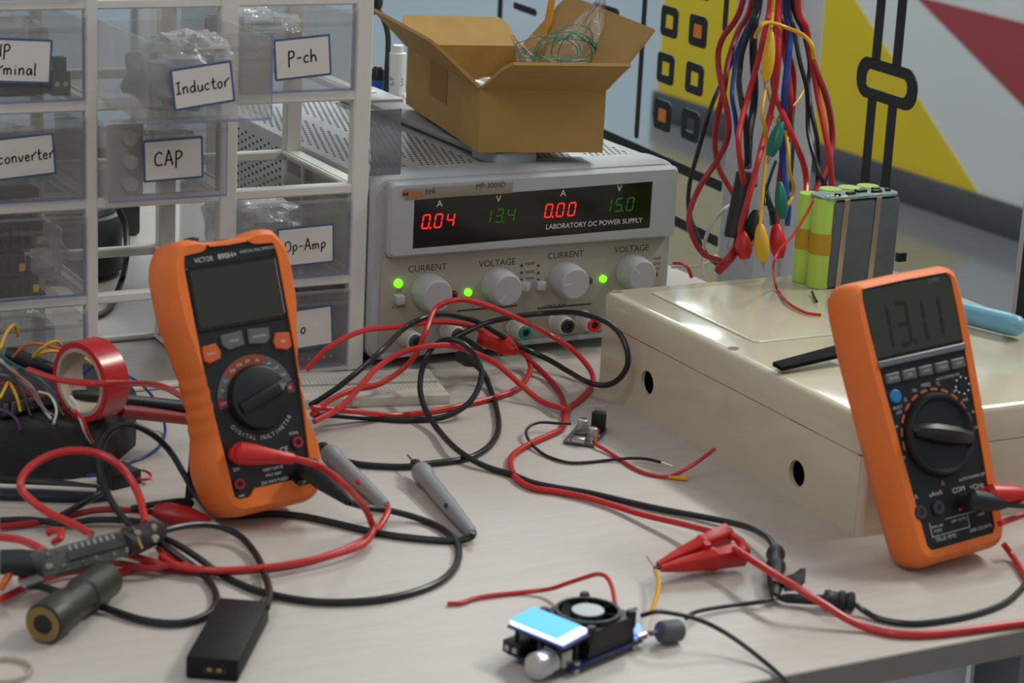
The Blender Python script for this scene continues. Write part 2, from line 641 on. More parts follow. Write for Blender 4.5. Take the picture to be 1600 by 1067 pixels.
# ------------------------------------------------------------------ drawer cabinet
CX1, CYF, CYB = .680, 1.468, 1.605
cab = thing('drawer_cabinet', 'white plastic parts cabinet with clear labelled drawers beside the power supply', 'cabinet', (.52, CYF, 0))
posts = [(.3565, .370), (.4655, .4740), (.5632, .5768), (.6667, .680)]
bars = [(.0, .0042), (.0675, .0745), (.136, .1435), (.2050, .2122), (.2745, .2815), (.345, .352)]
mb = MB()
R = .0012


def cb(x0, x1, y0, y1, z0, z1):
    mb.box(x0-.52, x1-.52, y0-CYF, y1-CYF, z0, z1, r=R, seg=1)


for i, (x0, x1) in enumerate(posts):
    cb(x0, x1, CYF, CYF+.010, 0, .352)
    cb(x0, x1, CYB-.010, CYB, 0, .352)
for z0, z1 in bars:
    z0, z1 = (z0+.0003, z1) if z0 == 0 else (z0, z1-.0003 if z1 > .35 else z1)
    cb(.3570, .6795, CYF+.0007, CYF+.0093, z0, z1)
    cb(.3570, .6795, CYB-.0093, CYB-.0007, z0, z1)
    for i, (x0, x1) in enumerate(posts):
        cb(x0+.0006, x1-.0006, CYF+.006, CYB-.006, z0+.0005, z1-.0005)
        if i:      # runner ledges
            cb(x0-.004, x0, CYF+.008, CYB-.008, z1-.003, z1)
        if i < 3:
            cb(x1, x1+.004, CYF+.008, CYB-.008, z1-.003, z1)
mb.build('frame', white_pp, cab)

bays = [(posts[i][1]+.0015, posts[i+1][0]-.0015) for i in range(3)]
rows = [(bars[i][1]+.0008, bars[i+1][0]-.003) for i in range(5)]   # row 0 is the lowest


def drawer(col, row, pull=0.0, label=None, card=None):
    """card = (px, py, w, h, tilt, [lines], text size, shift)"""
    x0, x1 = bays[col]
    z0, z1 = rows[row]
    y0 = CYF-pull-.001
    y1 = y0+.125
    t = .0016
    m = MB()
    X0, X1, Y0, Y1 = x0-.52, x1-.52, y0-CYF, y1-CYF
    m.box(X0, X1, Y0, Y0+t, z0, z1)
    m.box(X0, X1, Y1-t, Y1, z0, z1-.008)
    m.box(X0, X0+t, Y0+t, Y1-t, z0, z1-.004)
    m.box(X1-t, X1, Y0+t, Y1-t, z0, z1-.004)
    m.box(X0+t, X1-t, Y0+t, Y1-t, z0, z0+t)
    # finger lip under the top edge
    m.loft([[(X0+.001, Y0, z1-.012), (X0+.001, Y0-.005, z1-.009), (X0+.001, Y0-.005, z1-.0075), (X0+.001, Y0, z1-.009)],
            [(X1-.001, Y0, z1-.012), (X1-.001, Y0-.005, z1-.009), (X1-.001, Y0-.005, z1-.0075), (X1-.001, Y0, z1-.009)]], 0, False)
    m.box(X0-.0008, X1+.0008, Y0-.0012, Y0+.0012, z1-.0015, z1)
    # tinted moulded edge along the bottom and right
    m.box(X0, X1, Y0-.0006, Y0, z0, z0+.0018, m=1)
    m.box(X1-.0009, X1, Y0-.0006, Y0, z0+.0022, z1-.0015, m=1)
    o = m.build('drawer', [drawer_clear, drawer_edge], cab)
    if label:
        o['label'] = label
    if card:
        px, py, w, h, tilt, lines, ts = card
        c = at(px, py, y0-.002)
        mat = fm((c.x-.52, y0-CYF-.0014, c.z), (math.cos(tilt), 0, math.sin(tilt)), (-math.sin(tilt), 0, math.cos(tilt)))
        k = MB()
        k.prism(rrect(-w/2-.0016, w/2+.0016, -h/2-.0016, h/2+.0016, .0012), 0, .0004, 0, mat)
        k.prism(rrect(-w/2, w/2, -h/2, h/2, .0006), .0004, .0007, 1, mat)
        for s, dx, dy in lines:
            handwrite(k, s, ts, mat @ Matrix.Translation((dx, dy, .0009)), 2)
        kk = k.build('label_card', [frame_blue, paper, ink], o)
    return o


drawer(0, 4)
drawer(0, 3, 0, None, (18, 95, .052, .027, -.06, [('AdP', -.009, .006), ('Terminal', -.001, -.006)], .0082))
drawer(0, 2, 0, None, (22, 247, .054, .026, .07, [('converter', .0085, 0)], .0076))
drawer(0, 1)
drawer(0, 0)
drawer(1, 3, .0975, 'clear drawer pulled far out', (317, 134, .0395, .0245, .12, [('Inductor', 0, 0)], .0078))
drawer(1, 2, .017, 'clear drawer slightly pulled out', (271, 249, .0405, .0265, .03, [('CAP', -.003, 0)], .0095))
drawer(2, 3, 0, None, (473, 90, .0405, .0265, .075, [('P-ch', 0, 0)], .0092))
drawer(2, 1, 0, None, (478, 384, .042, .0265, .03, [('Op-Amp', 0, 0)], .0078))
drawer(2, 0, 0, None, (486, 512, .032, .028, .06, [('o', -.006, 0)], .008))


def crumple(name, c, sx, sy, sz, mat, label, cat='bag', group=None, seed=0, n=16, rough=.35, rz=0.0):
    rnd = random.Random(seed)
    m = MB()
    ph = [(rnd.uniform(1, 6), rnd.uniform(1, 6), rnd.uniform(0, 6)) for _ in range(6)]
    rings = []
    N = n*2
    for i in range(1, n):
        a = math.pi*i/n
        ring = []
        for j in range(N):
            b = 2*math.pi*j/N
            d = Vector((math.sin(a)*math.cos(b), math.sin(a)*math.sin(b), math.cos(a)))
            k = 1
            for u, v, w in ph:
                k += rough/6*math.sin(u*a*2+w)*math.cos(round(v)*b+w*2)
            k += rnd.uniform(-.5, .5)*rough*.16
            ex = [abs(q)**.65*(1 if q > 0 else -1) for q in d]
            ring.append((ex[0]*sx*k, ex[1]*sy*k, max(-sz, min(sz*1.1, ex[2]*sz*k))))
        rings.append(ring)
    m.loft(rings, 0, True)
    o = m.build(name, mat, None, c, (0, 0, rz))
    return tag(o, label, cat, group)


def bayc(col, row, dy=.06, pull=0):
    x0, x1 = bays[col]
    return (x0+x1)/2, CYF-pull+dy, rows[row][0]+.0018


silver_bag = M('antistatic_film', '#8f9194', .28, .35, noise=.15, scale=70, bump=.4)
x, y, z = bayc(1, 3, .05, .0975)
crumple('plastic_bag', (x-.014, y-.01, z+.022), .024, .034, .020, silver_bag, 'silvery crumpled bag at the left of the pulled-out Inductor drawer', seed=3)
crumple('plastic_bag', (x+.016, y+.02, z+.024), .022, .034, .022, bag_clear, 'clear crumpled bag at the right of the pulled-out Inductor drawer', seed=5)
x, y, z = bayc(0, 3)
crumple('plastic_bag', (x+.006, y+.012, z+.024), .034, .036, .022, bag_clear, 'clear bag in the Terminal drawer behind the green block', seed=8)
tm = thing('terminal_block', 'green screw terminal block in the Terminal drawer', 'terminal', (x+.034, y-.045, z))
mb = MB().box(-.0065, .0065, -.004, .006, 0, .016, r=.0005).box(-.004, .004, -.003, .005, .016, .026, r=.0005)
mb.build('housing', M('terminal_green', '#2f5b33', .5, noise=.08), tm)
for dx in (-.003, .003):
    MB().cyl((dx, -.0042, .008), (dx, -.0036, .008), .0018, 10).build('screw', metal, tm)
crumple('component_heap', (x+.005, y-.038, z+.005), .032, .012, .005, black_pl, 'heap of dark parts on the floor of the Terminal drawer', 'components', seed=9, rough=.5)
x, y, z = bayc(0, 2)
crumple('plastic_bag', (x+.004, y, z+.020), .034, .042, .018, bag_clear, 'clear bag filling the converter drawer', seed=12)
MB().box(-.03, .012, -.008, .008, 0, .006, r=.001).build('chip_tube', dark_grey, None, (x+.004, y-.048, z))
tag(bpy.data.objects['chip_tube'], 'dark chip strip at the bottom of the converter drawer', 'components')
# capacitor strips
x, y, z = bayc(1, 2, .05, .017)
cs = thing('capacitor_strip', 'taped strip of round capacitors at the left of the CAP drawer', 'components', (x-.028, y-.038, z))
MB().box(-.012, .014, 0, .0012, 0, .050).build('carrier_tape', M('tape_grey', '#a7a5a3', .5, noise=.05), cs)
for i in range(3):
    MB().sweep((.003, 0, .009+.016*i), (.003, -.008, .009+.016*i), [(0, .0055), (.9, .0055), (1, .005)], 14).build('capacitor', M('cap_grey', '#b3b1ae', .35, .3, noise=.04), cs)
crumple('plastic_bag', (x+.014, y+.014, z+.021), .026, .034, .019, bag_clear, 'clear bag at the right of the CAP drawer', seed=15)
x, y, z = bayc(2, 3)
crumple('plastic_bag', (x-.008, y+.005, z+.032), .028, .044, .016, bag_clear, 'clear bag lying in the P-ch drawer', seed=17)
crumple('orange_part', (x+.030, y+.02, z+.013), .005, .012, .012, M('orange_part', '#c8572f', .5), 'small orange part at the right of the P-ch drawer', 'components', seed=18)
x, y, z = bayc(2, 1)
crumple('plastic_bag', (x-.006, y+.004, z+.024), .032, .044, .022, bag_clear, 'clear bag in the Op-Amp drawer', seed=21)
x, y, z = bayc(2, 0)
crumple('plastic_bag', (x+.012, y+.014, z+.024), .026, .034, .020, silver_bag, 'dark silvery bag in the lowest drawer under Op-Amp', seed=23)
hs = thing('pin_header_strip', 'black pin header strip at the bottom of the lowest drawer under Op-Amp', 'components', (x-.035, y-.052, z))
MB().box(0, .072, -.004, .004, 0, .010, r=.0005).build('body', black_pl, hs)
for i in range(12):
    MB().box(.003+.0058*i, .005+.0058*i, -.0045, -.004, .004, .006).build('pin', metal, hs)
# circuit boards in the third drawer of the first column
x, y, z = bayc(0, 1)
for i, (dx, dz, w, h, dy, lab) in enumerate(((-.012, .0, .062, .013, -.046, 'dark ribbed circuit module at the bottom of the unlabelled left drawer'), (-.006, .030, .066, .017, -.030, 'black circuit module standing on top in the unlabelled left drawer'), (-.016, .014, .054, .015, -.04, 'brown-black circuit module in the middle of the unlabelled left drawer'))):
    t = thing('circuit_module', lab, 'circuit board', (x+dx, y+dy, z+dz))
    MB().box(-w/2, w/2, -.012, .03, 0, .0016).build('board', pcb_black, t)
    MB().box(-w/2+.002, w/2-.004, -.010, .02, .0016, h, r=.0008).build('heatsink' if i == 0 else 'block', black_pl, t)
    for k in range(9):
        MB().box(-w/2+.003+.006*k, -w/2+.005+.006*k, -.0125, -.010, .0016, h-.002).build('fin', M('brown_black', '#2c2624', .5), t)
    MB().box(w/2-.009, w/2-.005, -.0128, -.010, .003, .008).build('marker_cap', yel_clip, t)
crumple('plastic_bag', (x+.024, y-.012, z+.024), .018, .034, .020, bag_clear, 'clear bag at the right of the unlabelled left drawer', seed=26)
x, y, z = bayc(0, 0)
crumple('plastic_bag', (x+.01, y+.01, z+.022), .03, .04, .020, bag_clear, 'clear bag in the lowest left drawer behind the tape roll', seed=27)

# strip of antistatic film stuck between cabinet and power supply
mb = MB()
fr = []
for i in range(9):
    t = i/8
    p, q = at(577+.2*i, 172+(276-172)*t, 1.470), at(628-.2*i, 170+(274-170)*t, 1.470)
    w = .0025*math.sin(t*7)
    fr.append([p+Vector((0, w, 0)), q+Vector((0, w*.5, 0)), q+Vector((0, w*.5+.0006, 0)), p+Vector((0, w+.0006, 0))])
mb.loft(fr, 0, True)
tag(mb.build('antistatic_strip', CLEAR('smoke_film', '#cfd2d4', '#8e9296', .42, .2, .3, .4)), 'smoky grey translucent strip hanging beside the power supply', 'film')


# ------------------------------------------------------------------ bench power supply
PX, PY = .6815, 1.4655
ps = thing('power_supply', 'grey bench power supply with red and green digits and four knobs', 'power supply', (PX, PY, 0))
ps_grey = M('supply_grey', '#a9abaf', .48, noise=.03, scale=40)
ps_cover = M('supply_cover', '#b7b7b5', .4, .15, noise=.03, scale=30)
ps_beige = M('supply_panel', '#a39d90', .5, noise=.03, scale=30)
ps_black = M('display_black', '#0b0b0c', .12, noise=0, spec=.5)
dot_m = M('vent_dark', '#1d1d1e', .8, noise=0)
PD, PH = .355, .148
MB().box(.003, .262, .022, PD, .008, .1445, r=.002).build('cover', ps_cover, ps)


def xz(poly, y):
    return [(x, y, z) for x, z in poly]


mb = MB()
mb.loft([xz(rrect(.001, .264, .0065, .1475, .012, 5), .034), xz(rrect(0, .265, .006, .148, .013, 5), .028), xz(rrect(0, .265, .006, .148, .013, 5), .004), xz(rrect(.003, .262, .009, .1455, .011, 5), 0)], 0)
mb.build('front_bezel', ps_grey, ps)
mb = MB()
o_ = rrect(.0105, .262, .0875, .1445, .005, 5)
o2 = rrect(.0125, .260, .0895, .1425, .004, 5)
SKW = lambda P: [(x, z+(x-.0305)/.207*.0026) for x, z in P]
i_ = SKW(rrect(.0305, .2375, .0938, .1312, .0006, 5))
mb.loft([xz(o_, 0), xz(o_, -.006), xz(o2, -.009), xz(i_, -.009), xz(i_, -.001)], 0, True, False, False)
mb.build('display_surround', ps_grey, ps, ang=25)
MB().prism(SKW(rrect(.0305, .2375, .0938, .1312, .0006)), -.0078, -.001, 0, Matrix(((1, 0, 0, 0), (0, 0, 1, 0), (0, 1, 0, 0), (0, 0, 0, 1)))).build('display_window', ps_black, ps)
MB().box(.009, .257, -.0012, 0, .0105, .0862, r=.0005).build('control_panel', ps_beige, ps)
MB().box(.0225, .1125, -.0096, -.009, .1318, .1402, r=.0002).build('brand_plate', M('brand_plate', '#8d8474', .5, noise=.05), ps)
for x in (.02, .245):
    for y in (.03, PD-.03):
        MB().cyl((x, y, 0), (x, y, .008), .009, 14).build('foot', black_soft, ps)


def pf(px, py, y=-.0012):
    p = at(px, py, PY+y)
    return p.x-PX, p.z


def pm(px, py, y=-.0012, up=0.0):
    x, z = pf(px, py, y)
    return fm((x, y, z), (1, 0, 0), (0, 0, 1))


dark_print = M('print_dark', '#3d3a36', .6, noise=0)
for s, px, py, sz in (('CURRENT', 668, 419, .0072), ('VOLTAGE', 777, 411, .0072), ('CURRENT', 884, 398.5, .0072), ('VOLTAGE', 987, 389, .0072)):
    mb = MB()
    text(mb, s, sz, pm(px, py, -.0014), 0)
    mb.build('panel_lettering', dark_print, ps)
mb = MB()
for px, py, s in ((828, 412, 'INDEP'), (828, 425, 'SERIES'), (828, 435, 'PARA'), (1026, 404, 'OVER'), (1026, 412, 'LOAD'), (1026, 420, 'CH2'), (623, 480, 'POWER'), (623, 455, 'ON'), (866, 478, 'OUTPUT  0-30V')):
    text(mb, s, .0032, pm(px, py, -.0014), 0)
for px in (815, 841):
    for py in (415, 426):
        mb.prism(ellipse(0, 0, .0011, .0011, 10), .0, .0003, 0, pm(px, py, -.0015))
    mb.add([(-.0014, -.001, 0), (.0014, -.001, 0), (0, .0012, 0)], [[0, 1, 2]], 0, False, pm(px, 436, -.0016))
tag(mb.build('fine_print', dark_print, ps), kind='stuff')
x, z = pf(875, 480)
MB().box(x-.02, x+.028, -.0015, -.0012, z, z+.0012).build('panel_line', dark_print, ps)
x, z = pf(725, 486)
MB().box(x-.006, x+.046, -.0015, -.0012, z, z+.0012).build('panel_line', dark_print, ps)
mb = MB()
text(mb, 'Mega', .0075, pm(645, 302, -.0098), 0, sx=1.15, bold=.006)
mb.build('brand_print', M('brand_orange', '#c26a2c', .5, noise=0), ps)
mb = MB()
text(mb, 'tek', .007, pm(672, 298.5, -.0098), 0, shear=.2)
text(mb, 'MP-3005D', .0058, pm(767, 290, -.0098), 0)
mb.build('model_print', dark_print, ps)
for s, px, py in (('A', 687, 318.5), ('V', 779, 311), ('A', 880, 302), ('V', 968, 294.5)):
    mb = MB()
    text(mb, s, .0072, pm(px, py, -.0081), 0, bold=.012)
    mb.build('unit_letter', print_white, ps)
mb = MB()
text(mb, 'LABORATORY DC POWER SUPPLY', .0056, pm(929, 349.5, -.0081), 0, sx=1.0, spacing=1.0, bold=.014)
mb.build('display_print', print_white, ps)
seg_red = M('segments_red', '#200202', .4, noise=0, emit='#ff1f1f', estr=1.6)
seg_grn = M('segments_green', '#021002', .4, noise=0, emit='#2f8f10', estr=.32)
for s, px, py, mt, dp in (('004', 685, 345, seg_red, 0), ('134', 780, 337, seg_grn, 1), ('000', 875.5, 328, seg_red, 0), ('150', 967, 320, seg_grn, 1)):
    mb = MB()
    for i, ch in enumerate(s):
        digit(mb, ch, .0056, .0100, pm(px, py, -.0082) @ Matrix.Translation(((i-1)*.0102, 0, 0)), 0, .12, .14, i == dp)
    mb.build('digits', mt, ps)
# knobs
knob_m = M('knob_grey', '#b0b0b2', .42, noise=.02)
for px, py, a in ((672, 455, -50), (781, 446, -125), (886, 436, 180), (990.5, 424, 140)):
    x, z = pf(px-2, py, -.003)
    mb = MB()
    n = 40
    rings = []
    for y, r, fl in ((-.001, .0140, .00), (-.004, .0140, .03), (-.016, .0128, .03), (-.0185, .0122, 0), (-.0192, .0112, 0)):
        rings.append([(x+r*(1+(fl if j % 2 else 0))*math.cos(2*math.pi*j/n), y, z+r*(1+(fl if j % 2 else 0))*math.sin(2*math.pi*j/n)) for j in range(n)])
    mb.loft(rings, 0)
    k = mb.build('knob', knob_m, ps)
    t = math.radians(a)
    d = Vector((math.cos(t), 0, math.sin(t)))
    p = Vector((x, -.0193, z))
    nrm = Vector((-d.z, 0, d.x))*.0007
    m2 = MB().add([p+d*.004+nrm, p+d*.0112+nrm, p+d*.0112-nrm, p+d*.004-nrm], [[0, 1, 2, 3]], 0)
    m2.build('pointer_line', print_white, k)
# lamps and buttons
led_g = M('led_green', '#2c6a10', .3, noise=0, emit='#7dff1a', estr=1.5)
led_r = M('led_red_off', '#5a1614', .3, noise=0)
for px, py, mt, r in ((623, 443, led_g, .0034), (732, 457, led_g, .0030), (943, 436, led_g, .0030), (710, 460, led_r, .0028), (921, 439, led_r, .0028), (1023, 428, led_r, .0028)):
    x, z = pf(px, py, -.003)
    MB().sweep((x, -.001, z), (x, -.0052, z), [(0, r), (.6, r), (.85, r*.75), (1, r*.3)], 14).build('indicator_lamp', mt, ps)
for px, py in ((624, 467), (819, 446.5), (844, 445)):
    x, z = pf(px, py, -.004)
    MB().box(x-.0036, x+.0036, -.0075, -.001, z-.0036, z+.003, r=.0006).build('push_button', knob_m, ps)
# binding posts
bp_m = M('binding_post_white', '#bdbab4', .45, noise=.03)
for px, py, cm in ((638, 527, dark_grey), (704, 517, dark_grey), (808, 513, M('post_green', '#2f7f62', .45)), (874, 503, black_pl), (915, 501, red_clip)):
    x, z = pf(px, py, -.008)
    o = MB().sweep((x, -.001, z), (x, -.021, z), [(0, .0072), (.2, .0076), (.25, .0068), (.96, .0068), (1, .0060)], 18).build('binding_post', bp_m, ps)
    MB().sweep((x, -.0200, z), (x, -.0228, z), [(0, .0060), (.7, .0058), (1, .0050), (1, .0030), (.3, .0028)], 18, caps=False).build('socket_ring', cm, o)
    MB().cyl((x, -.0205, z), (x, -.0212, z), .0031, 12).build('socket', black_pl, o)
MB().box(.010, .255, -.004, .001, .0085, .0125, r=.001).build('lower_lip', ps_grey, ps)
# ventilation slots, top and left side
mb = MB()
zt = .1447
for i in range(37):
    y = .048+i*.0080
    for j in range(46):
        x = .012+j*.0052+(.0026 if i % 2 else 0)
        if .110 < x < .155 or (.050 < x < .064) or (.198 < x < .212) or x > .250:
            continue
        mb.add([(x-.0009, y-.0019, zt), (x+.0009, y-.0019, zt), (x+.0009, y+.0019, zt), (x-.0009, y+.0019, zt)], [[0, 1, 2, 3]])
for i in range(22):
    y = .15+i*.0084
    for j in range(12):
        z = .060+j*.0064+(.0032 if i % 2 else 0)
        mb.add([(.00285, y-.0019, z-.0009), (.00285, y+.0019, z-.0009), (.00285, y+.0019, z+.0009), (.00285, y-.0019, z+.0009)], [[3, 2, 1, 0]])
tag(mb.build('vent_slots', dot_m, ps), kind='stuff')
# carrying strap
hd = MB().box(.1165, .1485, .045, .285, .1475, .1535, r=.002).build('carry_strap', M('strap_grey', '#8c8c8a', .5, noise=.04), ps)
for y0, y1 in ((.022, .066), (.262, .325)):
    MB().box(.1145, .1505, y0, y1, .1445, .1565, r=.003).build('strap_cap', ps_grey, ps)
MB().cyl((.1325, .296, .1565), (.1325, .296, .1575), .006, 16).build('screw', metal, ps)

# ------------------------------------------------------------------ cardboard box on the supply
BZ = .1572
bw, bd, bh, th = .0988, .211, .051, .0028
BX_, BY_, BYW, SK = .7809, 1.4900, -.256, .078
bx = thing('cardboard_box', 'open brown cardboard box on top of the power supply', 'box', (BX_, BY_, BZ), BYW)
mb = MB()
mb.box(0, bw, 0, bd, 0, th)
mb.box(0, bw, 0, th, th, bh)
mb.box(0, bw, bd-th, bd, th, bh)
mb.box(0, th, th, bd-th, th, bh)
mb.box(bw-th, bw, th, bd-th, th, bh)
mb.build('body', cardboard, bx)


def flap(a, b, out, up, cut0, cut1, nm='flap'):
    """slab hinged on edge a-b; out/up give the free edge, cuts taper it"""
    a, b = Vector(a), Vector(b)
    e = (b-a)
    L = e.length
    e.normalize()
    o = Vector(out)+Vector((0, 0, up))
    n = e.cross(o).normalized()*th*.9
    c, d = b+o-e*cut1, a+o+e*cut0
    c1, d1 = b+o*.8-e*cut1*.5, a+o*.8+e*cut0*.5
    ring = [a, b, c1, c, d, d1]
    m = MB().loft([[p for p in ring], [p+n for p in ring]], 0, False)
    return m.build(nm, cardboard, bx)


flap((0, 0, bh), (bw, 0, bh), (.002, -.038, 0), .0245, .010, -.002)
flap((0, bd, bh), (0, 0, bh), (-.030, 0, 0), .030, .004, .035)
flap((bw, 0, bh), (bw, bd, bh), (.036, 0, 0), .045, .004, .010)
flap((bw, bd, bh), (0, bd, bh), (0, .030, 0), .020, .012, .004)
tape_m = M('packing_tape', '#90692b', .55, noise=.05, spec=.2)
mb = MB().box(-.0004, 0, bd*.42, bd*.66, bh*.40, bh+.0004).box(0, th, bd*.42, bd*.66, bh, bh+.0005)
mb.build('tape_piece', tape_m, bx)

shear = Matrix(((1, -math.sin(SK), 0, 0), (0, math.cos(SK), 0, 0), (0, 0, 1, 0), (0, 0, 0, 1)))
for ch_o in bx.children:
    ch_o.data.transform(shear)


def inbox(x, y, z):
    x, y = x-y*math.sin(SK), y*math.cos(SK)
    c, s = math.cos(BYW), math.sin(BYW)
    return Vector((BX_+x*c-y*s, BY_+x*s+y*c, BZ+z))


# contents
def sheet(rows, amp, seed, label):
    """crinkled film through rows of (left px, right px, py, depth plane)"""
    rnd = random.Random(seed)
    rings = []
    for i, (l, r, py, Y) in enumerate(rows):
        ring = []
        for j in range(13):
            u = j/12
            px = l+(r-l)*u
            ring.append(at(px, py+rnd.uniform(-1, 1), Y+amp*math.sin(u*11+i*.9)+amp*.6*math.sin(u*23-i*1.7)+rnd.uniform(-1, 1)*amp*.4))
        rings.append(ring)
    o = MB().loft(rings, 0, True, False, False, False).build('plastic_bag', bag_film)
    return tag(o, label, 'bag')


bag_film = CLEAR('bag_film', '#f4f2ee', '#d9d6d0', .20, .10, .55, .8)
sheet([(868, 928, 100, 1.535), (867, 938, 84, 1.535), (872, 941, 68, 1.537), (882, 942, 52, 1.540), (895, 944, 36, 1.543), (910, 945, 20, 1.546), (924, 946, 6, 1.549), (938, 947, -8, 1.552)], .0030, 4, 'clear crinkled bag sticking up out of the cardboard box')
sheet([(808, 842, 96, 1.560), (806, 834, 86, 1.562), (803, 822, 74, 1.564), (800, 812, 62, 1.566), (797, 802, 52, 1.568)], .0020, 6, 'small flap of clear film at the middle of the cardboard box')
crumple('plastic_bag', inbox(.050, .085, .022), .034, .045, .018, bag_clear, 'clear bag lying on the bottom of the cardboard box', seed=31)
pts = []
rnd = random.Random(5)
for k in range(8):
    cx, cy = 872+rnd.uniform(-24, 30), 90+rnd.uniform(-8, 8)
    rx, ry, dy = rnd.uniform(22, 52), rnd.uniform(20, 46), rnd.uniform(-.006, .006)
    for j in range(10):
        a = 2*math.pi*j/10+k*.7
        pts.append(at(cx+rx*math.cos(a), cy-ry*math.sin(a)*(1 if math.sin(a) > 0 else .4), 1.522+dy+.008*math.cos(a*2)))
tag(MB().tube(pts, .0004, 5, 0, 4).build('green_wire_coil', M('green_wire', '#2b9079', .4)), 'tangled thin green wire on the bag in the cardboard box', 'wire')
wo = thing('wood_offcut', 'small pale wooden piece in the cardboard box', 'offcut', at(838, 74, 1.575))
MB().box(-.007, .007, -.006, .006, -.006, .007, r=.0008, mat=Matrix.Rotation(.5, 4, 'Y') @ Matrix.Rotation(.4, 4, 'Z')).build('block', M('pale_wood', '#b58a5e', .7), wo)
t1, m1 = at(864, -8, 1.645), at(851, 62, 1.640)
b1 = m1 + (m1-t1)*((m1.z-BZ-.004)/(t1.z-m1.z))
pc = thing('pencil', 'orange pencil standing upright behind the cardboard box flap', 'pencil', b1)
MB().cyl((0, 0, 0), t1-b1, .0030, 6).build('shaft', M('pencil_orange', '#c98a1e', .4), pc)
MB().cyl(t1-b1, (t1-b1)*1.12, .0030, 12, r1=.0006).build('tip', M('pencil_wood', '#b99a6a', .7), pc)

# things standing behind the box
mk = thing('marker_pen', 'white marker with black lettering standing behind the cardboard box', 'marker', (.862, 1.808, .1445))
MB().sweep((0, 0, 0), (0, 0, .045), [(0, .0072), (.75, .0076), (.84, .0076), (.86, .0052), (.99, .0052), (1, .0048)], 18).build('barrel', M('marker_white', '#d9dadb', .4, noise=.01), mk)
mb = MB()
rt = Vector((math.cos(YAW), -math.sin(YAW), 0))
for s, k in (('S-T', -.0035), ('OT', .0045)):
    text(mb, s, .006, fm(Vector((0, 0, .013))+rt*k-Vector((rt.y*-1, rt.x*1, 0))*math.sqrt(.00775**2-k*k), (0, 0, 1), -rt), 0)
mb.build('lettering', ink, mk)
bm_ = thing('blue_marker', 'blue pen with black cap beside the white marker', 'marker', (.852, 1.822, .1445))
MB().sweep((-.003, 0, 0), (-.003, 0, .012), [(0, .006), (1, .006)], 14).build('barrel', M('pen_blue', '#1d4fa8', .35), bm_)
MB().sweep((-.003, 0, .012), (-.003, 0, .024), [(0, .0062), (.7, .0058), (1, .003)], 14).build('cap', black_pl, bm_)
g_ = far(604, 118, 2.16)
gp = [Vector((g_.x, g_.y, .002)), Vector((g_.x, g_.y, g_.z*.5)), g_, far(606, 85, 2.16), far(606, 55, 2.16), far(600, 32, 2.16), far(590, 14, 2.16)]
gk = thing('gooseneck', 'black bent neck with a thick head rising behind the white marker', 'lamp', gp[0])
g0 = gp[0].copy()
MB().tube([p-g0 for p in gp], .0028, 8).build('neck', black_soft, gk)
MB().sweep(far(598, 4, 2.16)-g0, far(580, 2, 2.16)-g0, [(0, .004), (.3, .012), (.8, .013), (1, .008)], 14).build('head', black_pl, gk)


# ------------------------------------------------------------------ multimeters
def meter_frame(x, y, yaw, t, T, cx, lean):
    """local x across the face, y up the face, z out of the face; z = 0 is the back"""
    e = Vector((math.cos(yaw), math.sin(yaw), 0))
    n = Vector((e.y, -e.x, 0))
    up = Vector((0, 0, 1))*math.cos(t) - n*math.sin(t)
    y2 = (up - e*lean).normalized()
    x2 = (e + up*lean).normalized()
    return fm(Vector((x, y, 0))+e*cx, x2, y2)


def radial(poly, c, n=144):
    """resample a star-shaped outline at equal angles"""
    out = []
    m = len(poly)
    for k in range(n):
        a = 2*math.pi*k/n
        d = (math.cos(a), math.sin(a))
        best = 0
        for i in range(m):
            x1, y1 = poly[i][0]-c[0], poly[i][1]-c[1]
            x2, y2 = poly[(i+1) % m][0]-c[0], poly[(i+1) % m][1]-c[1]
            ex, ey = x2-x1, y2-y1
            den = d[0]*ey-d[1]*ex
            if abs(den) < 1e-12:
                continue
            t = (x1*ey-y1*ex)/den
            s = (x1*d[1]-y1*d[0])/den
            if t > 0 and -1e-6 <= s <= 1+1e-6:
                best = max(best, t)
        out.append((c[0]+d[0]*best, c[1]+d[1]*best))
    return out


def mirror(half):
    """right half outline, bottom to top -> closed outline in metres"""
    P = [(x*.001, y*.001) for x, y in half]
    return P + [(-x, y) for x, y in reversed(P)]


def shell(outer, inner, c, zs, zpanel, mats, name, parent):
    O = radial(outer, c)
    I = radial(inner, c)
    mb = MB()
    rings = []
    for z, d in zs:
        hw = max(abs(p[0]) for p in O)
        rings.append([(c[0]+(x-c[0])*(1-d/hw), c[1]+(y-c[1])*(1-d/(hw*2)), z) for x, y in O])
    ztop = zs[-1][0]
    rings.append([(x, y, ztop-.0003) for x, y in I])
    rings.append([(x, y, zpanel) for x, y in I])
    mb.loft(rings, 0, True, True, False)
    return mb.build(name, mats, parent, ang=40)


def flat(mb, poly, z0, z1, m=0, inset=0):
    mb.prism(poly, z0, z1, m, None, bool(inset), inset)
    return mb


mm = .001
lcd_dark = M('lcd_dark', '#35362f', .25, noise=.03, spec=.4)
lcd_right = M('lcd_grey', '#3d3f39', .22, noise=.03, spec=.4)
panel_m = M('meter_panel', '#18191b', .38, noise=.06, scale=200)
screen_frame = M('screen_frame', '#0d0d0f', .3, noise=0)
btn_grey = M('button_grey', '#5c5e5e', .5, noise=.03)
btn_orange = M('button_orange', '#c95a2c', .5, noise=.03)
ring_grey = M('dial_ring_grey', '#565a5e', .55, noise=.05)
ring_orange = M('dial_ring_orange', '#8a3f1c', .55, noise=.05)
ring_red = M('dial_ring_red', '#8a2430', .55, noise=.05)
lcd_ink = M('lcd_ink', '#121310', .5, noise=0)
Tr = Matrix.Translation

